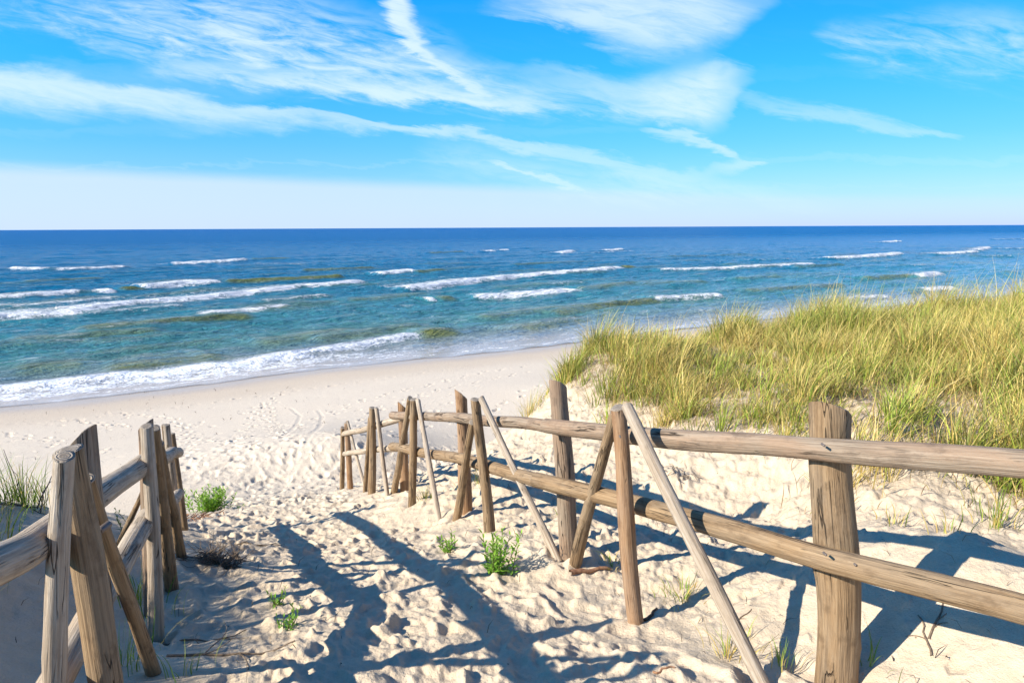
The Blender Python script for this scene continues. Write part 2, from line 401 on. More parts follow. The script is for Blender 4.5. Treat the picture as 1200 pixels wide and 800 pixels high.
# an undercut clod with its hollow on the bank
hx, hy = at(800, 552, 5.2)[:2]
HD += .10 * np.exp(-(((GX - hx + .10) / .11) ** 2 + ((GY - hy) / .16) ** 2)) - .06 * np.exp(-(((GX - hx - .16) / .09) ** 2 + ((GY - hy + .02) / .13) ** 2))
edge = sstep(RX0, RX0 + .8, GX) * sstep(RX1, RX1 - .8, GX) * sstep(RY1, RY1 - 1.2, GY) * sstep(RY0, RY0 + .2, GY)
HD *= edge
# --- beach raster: footprints trails
BX0, BX1, BY0, BY1, BS = -32., 12., 9., 40., .03
bx = np.arange(BX0, BX1, BS); by = np.arange(BY0, BY1, BS); BGX, BGY = np.meshgrid(bx, by)
HB = np.zeros_like(BGX)
def trail(pts, step=.62, spread=.12, dep=.035):
    pts = np.array([np.array(p) for p in pts]); seg = np.linalg.norm(np.diff(pts, axis=0), axis=1); L = np.concatenate([[0], np.cumsum(seg)])
    k = 0
    for t in np.arange(0, L[-1], step):
        q = np.array([np.interp(t, L, pts[:, i]) for i in (0, 1)]); q2 = np.array([np.interp(min(t + .1, L[-1]), L, pts[:, i]) for i in (0, 1)])
        dv = q2 - q; a = math.atan2(dv[1], dv[0]) if np.linalg.norm(dv) > 0 else 0
        k += 1; off = spread * (1 if k % 2 else -1)
        stamp(HB, q[0] - math.sin(a) * off + rng.normal(0, .04), q[1] + math.cos(a) * off + rng.normal(0, .04), .16, .075, a, dep * rng.uniform(.6, 1.2), BX0, BY0, BS, .5, .5)
def bz_pts(pp):                                 # points of the beach seen at some pixels
    D = np.array([ray(*q) for q in pp]); t = np.full(len(D), 8.)
    for _ in range(40):
        Q = CAM + D * t[:, None]
        t = t + (Q[:, 2] - base_z(Q[:, 0], Q[:, 1])) / -D[:, 2] * .6
    return (CAM + D * t[:, None])[:, :2]
for tr in [[(230, 545), (215, 520), (180, 500), (60, 490)], [(330, 555), (300, 530), (235, 515), (200, 490), (120, 482)], [(300, 540), (330, 505), (420, 470), (560, 437), (640, 425)],
           [(390, 555), (380, 520), (440, 480), (520, 455), (620, 435)], [(10, 498), (120, 488), (260, 470), (400, 450), (540, 430)], [(260, 555), (280, 515), (300, 480), (340, 455)], [(350, 560), (350, 530), (320, 500), (310, 470)],
           [(120, 530), (60, 515), (5, 508)], [(400, 545), (470, 505), (600, 470), (630, 450)]]:
    trail(bz_pts(tr), rng.uniform(.55, .8), rng.uniform(.08, .16), .045)
for q in bz_pts([(rng.uniform(215, 410), 572 - 75 * rng.random() ** 1.6) for _ in range(330)]):
    stamp(HB, q[0], q[1], .16, .08, math.atan2(1, -.3) + rng.normal(0, .6), rng.uniform(.006, .020), BX0, BY0, BS, .25, .5)
for q in bz_pts([(rng.uniform(0, 640), rng.uniform(450, 540)) for _ in range(120)]):
    stamp(HB, q[0], q[1], .14, .07, rng.uniform(0, 6.28), rng.uniform(.01, .03), BX0, BY0, BS, .2, .5)
# wheel-like arcs drawn in the sand
for arc in [[(318, 560), (322, 530), (345, 500), (352, 487), (340, 478), (320, 476)], [(352, 560), (358, 525), (374, 500), (378, 488), (372, 480)]]:
    A = bz_pts(arc); L = np.concatenate([[0], np.cumsum(np.linalg.norm(np.diff(A, axis=0), axis=1))])
    for t in np.arange(0, L[-1], .05):
        stamp(HB, np.interp(t, L, A[:, 0]), np.interp(t, L, A[:, 1]), .07, .05, 0, .006, BX0, BY0, BS, .4, .6)
HB += .008 * fbm(BGX * .5, BGY * .5, 81, 3) + .0015 * fbm(BGX * 5, BGY * 5, 83, 2)
bs = shore_dist(BGX, BGY)
HB *= sstep(2.5, 6, bs) * sstep(BX0, BX0 + 2, BGX) * sstep(BX1, BX1 - 2, BGX) * sstep(BY0, BY0 + 2.5, BGY) * sstep(BY1, BY1 - 2, BGY)
def samp(H, X0, Y0, S, x, y):
    fx, fy = (x - X0) / S, (y - Y0) / S
    ok = (fx >= 0) & (fx < H.shape[1] - 1.001) & (fy >= 0) & (fy < H.shape[0] - 1.001)
    fx = np.where(ok, fx, 0); fy = np.where(ok, fy, 0)
    ix, iy = fx.astype(int), fy.astype(int); tx, ty = fx - ix, fy - iy
    v = (H[iy, ix] * (1 - tx) + H[iy, ix + 1] * tx) * (1 - ty) + (H[iy + 1, ix] * (1 - tx) + H[iy + 1, ix + 1] * tx) * ty
    return np.where(ok, v, 0)
def detail(x, y):
    return samp(HD, RX0, RY0, RS, x, y) + samp(HB, BX0, BY0, BS, x, y)
def gz(x, y):
    x = np.atleast_1d(np.asarray(x, float)); y = np.atleast_1d(np.asarray(y, float))
    return base_z(x, y) + detail(x, y)
def g1(x, y): return float(gz(x, y)[0])

# polar sheet: fine in front, coarse elsewhere
def angles(fine_half, nf, nc):
    a = np.linspace(-fine_half, fine_half, nf)
    b = np.linspace(fine_half, 2 * math.pi - fine_half, nc + 2)[1:-1]
    return np.concatenate([a, b])
def polar(ths, rs, closed=True):
    T, RR = np.meshgrid(ths, rs)
    X, Y = RR * np.sin(T), RR * np.cos(T)
    n, m_ = X.shape
    i = np.arange(n * m_).reshape(n, m_)
    if closed:
        a, b = i[:-1], i[1:]
        q = np.stack([a, np.roll(a, -1, 1), np.roll(b, -1, 1), b], -1).reshape(-1, 4)[:, ::-1]
    else:
        q = np.stack([i[:-1, :-1], i[:-1, 1:], i[1:, 1:], i[1:, :-1]], -1).reshape(-1, 4)[:, ::-1]
    return X.ravel(), Y.ravel(), q
ths = angles(R(47), 1150, 150)
rs = np.concatenate([[.02, .2, .45, .7, .95], np.geomspace(1.15, 34, 760), np.geomspace(36, 60000, 46)])
tx, ty, tq = polar(ths, rs)
tz = base_z(tx, ty) + detail(tx, ty)
ts = shore_dist(tx, ty)

def mat_sand():
    m_, g, b = new_mat('dune_sand')
    geo = g.node('ShaderNodeNewGeometry'); pos = geo.outputs['Position']
    s = g.attr('shore')
    n1 = g.noise(pos, .6, 4); n2 = g.noise(pos, 9., 5, .6); n3 = g.noise(pos, 160., 3, .6); n5 = g.noise(pos, 22., 5, .7); n4 = g.noise(pos, 2.5, 5, .65)
    c = g.ramp(n2, [(.2, (.475, .37, .25)), (.5, (.56, .45, .315)), (.8, (.615, .505, .365))])
    c = g.mix(g.rng(n1, .35, .7, 0, .35), c, (.52, .41, .28))
    c = g.mix(g.rng(n3, .35, .75, 0, .35), c, (.40, .31, .21), 'MIX')
    c = g.mix(g.mul(g.rng(s, 26., 16.), .5), c, (.63, .55, .45))
    # scattered dark specks: bits of bark and weed
    vo = g.node('ShaderNodeTexVoronoi'); vo.feature = 'F1'; g.put(vo.inputs['Vector'], pos); vo.inputs['Scale'].default_value = 16.
    spk = g.mul(g.rng(vo.outputs['Distance'], .10, .05), g.rng(n4, .54, .62))
    c = g.mix(g.mul(spk, .8), c, (.10, .075, .05))
    # rusty stain of plant litter near the dune grass
    lit = g.attr('litter')
    c = g.mix(g.mul(lit, g.rng(n2, .38, .62, .1, .85)), c, (.25, .17, .085))
    # damp sand along the water
    wl = g.add(s, g.mul(g.sub(g.noise(pos, .35, 3), .5), 1.6))
    wet = g.rng(wl, 2.6, .8)
    c = g.mix(g.mul(g.rng(wl, 6.5, 2.5), .45), c, (.43, .33, .23))
    c = g.mix(g.mul(wet, .9), c, (.45, .37, .29))
    g.l.new(c, b.inputs['Base Color'])
    g.put(b.inputs['Roughness'], g.rng(wl, 2.2, .3, .95, .3))
    b.inputs['Specular IOR Level'].default_value = .25
    h = g.add(g.mul(n3, .25), g.add(g.mul(g.noise(pos, 45., 4, .65), .6), g.add(g.mul(n2, .8), g.mul(n5, .6))))
    g.l.new(bump(g, h, .6, .025), b.inputs['Normal'])
    return m_
SAND = mat_sand()
# litter: where the dune grass grows (defined below, same polygon)
grass_px = [(648, 436, 10.6), (690, 452, 9.0), (740, 474, 7.6), (790, 492, 6.6), (832, 504, 6.0), (880, 508, 5.65), (930, 502, 5.5), (985, 490, 5.4), (1010, 505, 4.9), (1030, 530, 4.3), (1110, 545, 4.3), (1160, 556, 4.15), (1200, 570, 4.0), (1290, 600, 3.4)]
GP = [at(*q)[:2] for q in grass_px] + [np.array(q) for q in [(4.6, 1.0), (14, 1), (24, 12), (22, 23), (13, 17.5), (8, 15.5), (4.5, 14.2), (2.2, 13.4), (.9, 12.2)]]
GP = np.array(GP)
def poly_sd(x, y, Pg):
    """signed distance to polygon, positive inside"""
    best = np.full(np.shape(x), 1e9); ins = np.zeros(np.shape(x), bool)
    for a, b in zip(Pg, np.roll(Pg, -1, 0)):
        e = b - a
        t = np.clip(((x - a[0]) * e[0] + (y - a[1]) * e[1]) / (e @ e), 0, 1)
        best = np.minimum(best, np.hypot(x - a[0] - t * e[0], y - a[1] - t * e[1]))
        cr = ((a[1] > y) != (b[1] > y))
        with np.errstate(divide='ignore', invalid='ignore'):
            xi = (b[0] - a[0]) * (y - a[1]) / (b[1] - a[1]) + a[0]
        ins ^= cr & (x < xi)
    return np.where(ins, best, -best)
nearm = np.hypot(tx, ty) < 40
litter = np.zeros_like(tx)
litter[nearm] = sstep(-.45, .35, poly_sd(tx[nearm], ty[nearm], GP) + .35 * fbm(tx[nearm] * 1.5, ty[nearm] * 1.5, 91, 3))
ground = mesh_np('ground', np.stack([tx, ty, tz], -1), [tq], SAND, attrs={'shore': ('FLOAT', np.clip(ts, -50, 80)), 'litter': ('FLOAT', litter)})
tag(ground, 'pale sand of the dune path and beach', 'ground', kind='structure')

# ------------------------------------------------------------------ sea
def mat_sea():
    m_, g, b = new_mat('sea_water')
    geo = g.node('ShaderNodeNewGeometry'); pos = geo.outputs['Position']
    off = g.attr('off'); foam = g.attr('foam'); swell = g.attr('swell')
    px, py, pz = g.sep(pos)
    # coordinates along / across the crests (crests run about 45 deg)
    al = g.add(g.mul(px, .74), g.mul(py, .67)); ac = g.sub(g.mul(py, .74), g.mul(px, .67))
    big = g.noise(g.xyz(g.mul(al, .03), g.mul(ac, .09), 0.), 1., 4)
    mid = g.noise(g.xyz(g.mul(al, .22), g.mul(ac, .7), 5.), 1., 5, .6)
    lg = g.m('LOGARITHM', g.m('MAXIMUM', off, 1.), 10.)
    t = g.add(lg, g.mul(g.sub(big, .5), .5))
    c = g.ramp(g.div(t, 3.5), [(0., (.50, .44, .39)), (.10, (.46, .42, .38)), (.20, (.24, .29, .27)), (.29, (.085, .24, .215)), (.40, (.036, .205, .240)), (.52, (.011, .155, .285)), (.72, (.002, .110, .285)), (1., (.0005, .086, .265))])
    # olive painted into rising wave faces for light passing through the sandy water
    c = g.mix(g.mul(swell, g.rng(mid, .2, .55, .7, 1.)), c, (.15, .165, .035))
    # foam: solid along the breaking crests, lacy where it trails
    fn = g.noise(g.xyz(g.mul(al, .9), g.mul(ac, 1.6), pz), 1.6, 7, .66, .4)
    fn2 = g.noise(pos, 7., 4, .6)
    fv = g.add(foam, g.mul(g.sub(g.add(g.mul(fn, .6), g.mul(fn2, .4)), .5), 2.2))
    fm = g.rng(fv, .42, .80)
    # streaks of old foam in the surf zone
    lace = g.noise(g.xyz(g.mul(al, .35), g.mul(ac, 1.5), 2.), 1., 8, .7, .8)
    fm = g.m('MAXIMUM', fm, g.mul(g.mul(g.rng(lace, .56, .72), g.rng(off, 160, 25)), .5))
    c = g.mix(fm, c, (.82, .83, .84))
    g.l.new(c, b.inputs['Base Color'])
    g.put(b.inputs['Roughness'], g.add(g.mul(fm, .7), g.rng(off, 5, 400, .10, .30)))
    b.inputs['IOR'].default_value = 1.33
    g.put(b.inputs['Specular IOR Level'], g.sub(g.rng(off, 3, 45, .5, .014), g.mul(fm, .25)))
    # ripples
    r1 = g.noise(g.xyz(g.mul(al, .9), g.mul(ac, 2.2), 0.), 1., 6, .62)
    r2 = g.noise(g.xyz(g.mul(al, .13), g.mul(ac, .42), 8.), 1., 7, .65)
    calm = g.rng(off, 0., 6., .06, 1.)
    nb = bump(g, g.mul(g.add(r1, g.mul(fn2, g.mul(fm, .35))), calm), .9, .26)
    nb = bump(g, g.mul(r2, calm), 1., 2.6, nb)
    g.l.new(nb, b.inputs['Normal'])
    tr = g.node('ShaderNodeBsdfTransparent'); mx = g.node('ShaderNodeMixShader')
    g.put(mx.inputs[0], g.m('MAXIMUM', g.attr('thick'), fm)); g.l.new(tr.outputs[0], mx.inputs[1]); g.l.new(b.outputs[0], mx.inputs[2])
    g.l.new(mx.outputs[0], g.n['Material Output'].inputs[0])
    return m_
SEA = mat_sea()
sth = np.concatenate([np.linspace(R(-140), R(-43), 120)[:-1], np.linspace(R(-43), R(43), 1150), np.linspace(R(43), R(75), 60)[1:]])
srs = np.concatenate([np.geomspace(17, 130, 560), np.geomspace(130, 700, 150)[1:], np.geomspace(700, 70000, 60)[1:]])
sx, sy, sq = polar(sth, srs, closed=False)
so = -shore_dist(sx, sy)
keep = so > -1.6
sr = np.hypot(sx, sy)
ez = np.zeros_like(sx); foam = np.zeros_like(sx); swell = np.zeros_like(sx)
al = sx * .74 + sy * .67; ac = sy * .74 - sx * .67
fz = (sr < 500) & keep
a_, c_ = al[fz], ac[fz]
fade = sstep(500, 60, sr[fz]); surf = sstep(1.0, 9, so[fz])
sw = fbm(a_ * .06, c_ * .155, 101, 3); ch = fbm(a_ * .45, c_ * 1.0, 105, 4); ch2 = fbm(a_ * .18, c_ * .5, 109, 3)
ez[fz] = surf * fade * (.20 * sw + .16 * fbm(a_ * .018, c_ * .11, 103, 2) + .13 * ch2) + .05 * ch * surf * sstep(200, 40, sr[fz])
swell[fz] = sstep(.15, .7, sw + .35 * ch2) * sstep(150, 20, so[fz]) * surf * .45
# crests: pixel polyline (crest line), height, foam strength, trailing width (m), olive face
def crest(pts, A, fs, trail_w, olive=0., front=.75, back=3.0, fz0=1.3, endfade=1.2):
    P_ = np.array([onz(a, b + A * 800 / max(12., EYE * 800 / max(b - 262, 3)) * .5)[:2] for a, b in pts])
    # resample smooth
    L = np.concatenate([[0], np.cumsum(np.linalg.norm(np.diff(P_, axis=0), axis=1))]); n = max(6, int(L[-1] / 1.2)); tt = np.linspace(0, L[-1], n)
    C = np.stack([np.interp(tt, L, P_[:, 0]), np.interp(tt, L, P_[:, 1])], -1)
    j = .35 * fbm(tt * .25, tt * 0 + len(pts) * 3.1 + A * 7, 131, 3)
    dirn = np.gradient(C, axis=0); dirn /= np.linalg.norm(dirn, axis=1)[:, None]; nor = np.stack([-dirn[:, 1], dirn[:, 0]], -1)
    C = C + nor * j[:, None] * .8
    pad = max(trail_w * 2.2, 4) + 4
    m_ = keep & (sx > C[:, 0].min() - pad) & (sx < C[:, 0].max() + pad) & (sy > C[:, 1].min() - pad) & (sy < C[:, 1].max() + pad)
    idx = np.nonzero(m_)[0]
    if len(idx) == 0: return
    x, y = sx[idx], sy[idx]
    best = np.full(len(idx), 1e9); q = np.zeros(len(idx)); tp = np.zeros(len(idx)); over = np.zeros(len(idx))
    for k in range(len(C) - 1):
        a, b = C[k], C[k + 1]; e = b - a; Ls = math.hypot(*e)
        traw = ((x - a[0]) * e[0] + (y - a[1]) * e[1]) / (Ls * Ls); t = np.clip(traw, 0, 1)
        dx, dy = x - a[0] - t * e[0], y - a[1] - t * e[1]; d = np.hypot(dx, dy)
        u = d < best
        best = np.where(u, d, best)
        sg = np.where(-e[1] * dx + e[0] * dy > 0, 1., -1.)
        q = np.where(u, d * sg, q); tp = np.where(u, tt[k] + t * (tt[k + 1] - tt[k]), tp)
    ef = min(endfade, L[-1] * .35)
    along = sstep(0, ef, tp) * sstep(L[-1], L[-1] - ef, tp) * np.where((tp <= 0) | (tp >= L[-1]), np.exp(-(best / 1.0) ** 2), 1)
    var = .88 + .28 * fbm(tp * .35, tp * 0 + 4.2, 141 + len(pts), 3)
    hgt = A * .8 * along * var
    gap = sstep(-.55, .0, fbm(tp * .22, tp * 0 + 9.3 + A * 11, 171 + len(pts), 3) + .72)
    prof = np.where(q > 0, np.exp(-(q / back) ** 2), np.exp(-(q / front) ** 2))
    ez[idx] = np.maximum(ez[idx] * (1 - .8 * prof * along), 0 * q) * prof + ez[idx] * (1 - prof) + hgt * prof
    if fs > 0:
        wq = q + .35 * fbm(tp * .5, q * .7, 181, 3)
        f = np.where(wq < 0, np.clip(1.05 + wq / (fz0 * (.6 + .8 * gap)) * .85, 0, 1), np.clip(1.0 - wq / .8, 0, 1)) * fs * (.25 + .75 * along) * (along > .02)
        tr_ = np.where(q >= 0, np.exp(-q / max(trail_w * 2.0, .1)) * .74, 0) * along * fs
        foam[idx] = np.maximum(foam[idx], np.maximum(f * (.55 + .5 * gap), tr_ * (.5 + .6 * gap)))
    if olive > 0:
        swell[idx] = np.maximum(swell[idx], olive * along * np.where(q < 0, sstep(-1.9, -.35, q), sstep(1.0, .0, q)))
CR = [
    ([(-60, 462), (0, 455), (60, 449), (120, 443), (180, 438), (230, 432), (290, 424), (330, 417), (380, 409), (420, 402), (460, 394), (492, 388)], .34, 1.0, .9, .0, .6, 1.6, 1.0),
    ([(480, 390), (510, 387), (545, 384)], .38, 0, .1, 1.0),
    ([(110, 431), (170, 426), (230, 420), (275, 413)], .30, 0, .1, 1.0),
    ([(-60, 376), (0, 369), (50, 366), (90, 363), (150, 354), (200, 350), (250, 346), (300, 341), (340, 336), (390, 332), (427, 328)], .50, 1.0, 5.0, .3),
    ([(-50, 350), (0, 347), (70, 342), (142, 338)], .55, 1.0, 4.0, .3),
    ([(-40, 359), (30, 357), (90, 353), (150, 347)], .22, .7, 4.0, 0), ([(90, 367), (160, 361), (225, 356)], .2, .6, 3.0, .2), ([(300, 353), (350, 348), (390, 344)], .25, .6, 2.0, .4),
    ([(1062, 311), (1104, 310)], .3, .6, 4, 0), ([(880, 304), (935, 303)], .3, .55, 4, 0), ([(620, 334), (690, 330)], .25, .5, 3, .3),
    ([(138, 338), (165, 335)], .5, 0, .1, 1.0),
    ([(160, 335), (210, 331), (263, 328)], .6, 1.0, 4.0, .3),
    ([(258, 329), (330, 326), (405, 322)], .5, 0, .1, .9),
    ([(8, 313), (50, 314), (90, 314), (155, 311)], .55, .9, 6, .3),
    ([(198, 308), (240, 306), (292, 303)], .6, 1.0, 6, .3),
    ([(290, 309), (362, 309)], .3, .6, 5, .2),
    ([(290, 303), (345, 302)], .5, 0, .1, .8),
    ([(222, 370), (270, 365), (310, 361), (342, 357)], .36, .85, 2.0, .8),
    ([(80, 386), (150, 379), (230, 372), (300, 366)], .34, 0.1, .1, 1.0),
    ([(440, 320), (462, 318), (486, 316)], .6, 1.0, 3, .3),
    ([(484, 318), (525, 315)], .45, 0, .1, .8),
    ([(470, 337), (520, 332), (560, 327), (600, 323), (640, 320), (690, 316), (729, 312)], .5, 1.0, 4, .3),
    ([(725, 312), (745, 311)], .5, 0, .1, 1.),
    ([(550, 347), (600, 344), (640, 342), (679, 338)], .42, 1.0, 2.5, .3),
    ([(676, 338), (705, 335), (740, 330)], .38, 0, .1, .9),
    ([(496, 350), (512, 349)], .35, .9, 1, .3),
    ([(510, 349), (535, 347)], .35, 0, .1, .9),
    ([(564, 294), (582, 293)], .6, 1., 3, .2), ([(584, 293), (597, 292)], .55, 1., 2, .2),
    ([(655, 296), (672, 293)], .6, 1., 3, .2), ([(706, 293), (732, 291)], .55, .9, 3, .3), ([(664, 297), (700, 296), (743, 294)], .35, .65, 6, 0),
    ([(500, 296), (545, 294)], .5, 0, .1, .8),
    ([(770, 315), (830, 314), (900, 311), (955, 309)], .4, .85, 5, .2),
    ([(966, 302), (1010, 300), (1056, 296)], .7, 1.0, 5, .2),
    ([(1034, 283), (1056, 282)], .8, 1.0, 6, 0),
    ([(1096, 297), (1145, 294)], .55, .95, 7, .2), ([(1144, 293), (1159, 289)], .6, .9, 4, 0),
    ([(1162, 280), (1240, 279)], .6, .8, 8, 0), ([(1165, 291), (1230, 290)], .4, .7, 8, 0), ([(1150, 300), (1190, 299)], .4, .6, 8, 0),
    ([(1074, 323), (1100, 318)], .55, 1., 2, .3), ([(1010, 325), (1075, 321)], .45, 0, .1, .9),
    ([(1082, 339), (1121, 336)], .4, 1., 2, 0),
    ([(758, 349), (800, 347), (851, 344)], .42, .8, 2, .5),
    ([(870, 340), (930, 336), (990, 332)], .34, .1, 1, .9),
    ([(640, 366), (680, 360), (720, 354), (770, 349)], .34, .1, 1, 1.0),
    ([(600, 386), (640, 378), (690, 372)], .28, .45, 1, .9),
    ([(985, 350), (1048, 346)], .35, .75, 2, .2),
    ([(555, 372), (620, 364), (700, 356)], .25, 0, 1, .7), ([(360, 398), (430, 388), (500, 377)], .25, 0, 1, .6), ([(0, 400), (100, 391), (200, 384)], .28, 0, 1, .7), ([(290, 402), (350, 393), (420, 384)], .24, 0, 1, .7),
    ([(0, 432), (60, 426), (120, 420)], .2, 0, 1, .8), ([(400, 352), (450, 348), (500, 343)], .3, 0, 1, .7), ([(20, 330), (80, 327), (130, 325)], .35, 0, 1, .7), ([(350, 316), (410, 314), (440, 312)], .4, 0, 1, .7),
    ([(780, 300), (840, 299), (880, 297)], .4, 0, 1, .5), ([(930, 312), (990, 309)], .4, 0, 1, .5), ([(860, 326), (920, 323)], .35, 0, 1, .6), ([(600, 310), (660, 307)], .4, 0, 1, .6), ([(750, 333), (830, 328)], .32, 0, 1, .6),
]
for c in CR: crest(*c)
# spent foam below the shore breaker and along the swash
sn = fbm(al[fz] * .35, ac[fz] * .35, 151, 3); so_n = so[fz]
sw1 = np.exp(-((so_n - 1.0 - .5 * sn) / .22) ** 2) * .60 + np.exp(-((so_n - 2.6 - .7 * sn) / .30) ** 2) * .42 + np.exp(-((so_n - 4.2 - .9 * sn) / .5) ** 2) * .25
leftw = sstep(2, -14, sx[fz])
rightw = sstep(8, 22, sx[fz])
body = sstep(.7, 1.6, so_n + .4 * sn) * sstep(5.2, 3.0, so_n + .5 * sn) * (.30 * leftw + .34 + .16 * rightw)
foam[fz] = np.maximum(foam[fz], np.maximum(sw1, body))
ez += .02
ez = np.where(so < 2.5, np.maximum(ez, 0.02) * sstep(-.4, 2.5, so) + .012 + np.where(so < 0, -.045 * so * 0, 0), ez)
bed = base_z(sx, sy)
ez = np.where(so < 1.5, np.maximum(ez, bed + .006 + .02 * sstep(0, 1.5, so)) * 1.0, ez)
ez = np.where(so < .0, bed + .006 + so * .03, ez)
thick = sstep(-.1, .35, so + .25 * fbm(al * .5, ac * .5, 161, 3)) * .9 + .1 * sstep(1.5, 5., so)
vi = np.arange(len(sx))
fk = keep[sq].all(1)
q = sq[fk]; used = np.unique(q); rem = np.zeros(len(sx), dtype=np.int64); rem[used] = np.arange(len(used))
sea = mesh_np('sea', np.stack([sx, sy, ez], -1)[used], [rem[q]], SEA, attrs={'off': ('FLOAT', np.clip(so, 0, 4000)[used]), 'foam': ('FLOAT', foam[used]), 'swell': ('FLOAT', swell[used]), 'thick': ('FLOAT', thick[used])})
tag(sea, 'blue green sea with white breaking waves', 'sea', kind='structure')

# ------------------------------------------------------------------ weathered wood
def mat_wood(name, dark, mid, light, silver, silver_amt, crack=.8):
    m_, g, b = new_mat(name)
    wp = g.attr('wp', 1); x, y, z = g.sep(wp)
    geo = g.node('ShaderNodeObjectInfo'); rnd = geo.outputs['Random']
    o = g.mul(rnd, 37.)
    def gv(zs, s=1.): return g.xyz(g.mul(g.add(x, o), s), g.mul(y, s), g.add(g.mul(z, zs), o))
    grain = g.noise(gv(.035), 90., 5, .65, .3); broad = g.noise(gv(.25), 9., 4, .6, .5); fine = g.noise(gv(.02), 260., 3, .6)
    blot = g.noise(gv(.6), 14., 5, .65)
    c = g.ramp(grain, [(.28, dark), (.5, mid), (.74, light)])
    c = g.mix(g.mul(g.rng(broad, .36, .66), silver_amt), c, silver)
    c = g.mix(g.mul(g.rng(blot, .50, .70), .6), c, dark)
    c = g.mix(g.mul(g.rng(fine, .5, .75), .35), c, dark)
    # drying cracks running with the grain
    cn = g.noise(gv(.05), 26., 3, .5, .6)
    ck = g.rng(g.m('ABSOLUTE', g.sub(cn, .5)), .014, .003)
    cz = g.rng(g.noise(gv(.5), 7., 2), .47, .58)
    ck = g.mul(g.mul(ck, cz), crack)
    c = g.mix(ck, c, (.035, .024, .016))
    # knots
    vo = g.node('ShaderNodeTexVoronoi'); g.put(vo.inputs['Vector'], gv(.55)); vo.inputs['Scale'].default_value = 7.5
    kn = g.mul(g.rng(vo.outputs['Distance'], .13, .06), g.rng(g.sep(vo.outputs['Color'])[0], .60, .64))
    c = g.mix(g.mul(kn, .75), c, (.075, .045, .025))
    g.l.new(c, b.inputs['Base Color']); b.inputs['Roughness'].default_value = .82; b.inputs['Specular IOR Level'].default_value = .2
    h = g.sub(g.add(g.mul(grain, .7), g.mul(fine, .3)), g.add(g.mul(ck, 1.6), g.mul(kn, .4)))
    g.l.new(bump(g, h, 1., .010), b.inputs['Normal'])
    return m_
def mat_end():
    m_, g, b = new_mat('end_grain')
    wp = g.attr('wp', 1); x, y, z = g.sep(wp)
    r_ = g.m('SQRT', g.add(g.mul(x, x), g.mul(y, y)))
    n = g.noise(wp, 60., 4, .6)
    ring = g.m('SINE', g.add(g.mul(r_, 900.), g.mul(n, 9.)))
    c = g.mix(g.rng(ring, -.4, .9), (.25, .20, .15), (.33, .275, .21))
    c = g.mix(g.rng(n, .5, .7, 0, .6), c, (.12, .09, .065))
    g.l.new(c, b.inputs['Base Color']); b.inputs['Roughness'].default_value = .9
    g.l.new(bump(g, g.add(ring, n), .6, .004), b.inputs['Normal'])
    return m_
TAN = mat_wood('tan_wood', (.11, .068, .036), (.26, .168, .088), (.38, .265, .15), (.27, .215, .15), .4)
ORANGE = mat_wood('rusty_pine_wood', (.15, .075, .035), (.31, .175, .085), (.42, .27, .15), (.34, .27, .20), .35)
GREY = mat_wood('grey_wood', (.12, .085, .06), (.26, .20, .14), (.37, .30, .225), (.30, .185, .11), .55)
PALE = mat_wood('bleached_wood', (.20, .15, .105), (.40, .325, .24), (.56, .48, .385), (.36, .26, .165), .4)
ENDG = mat_end()
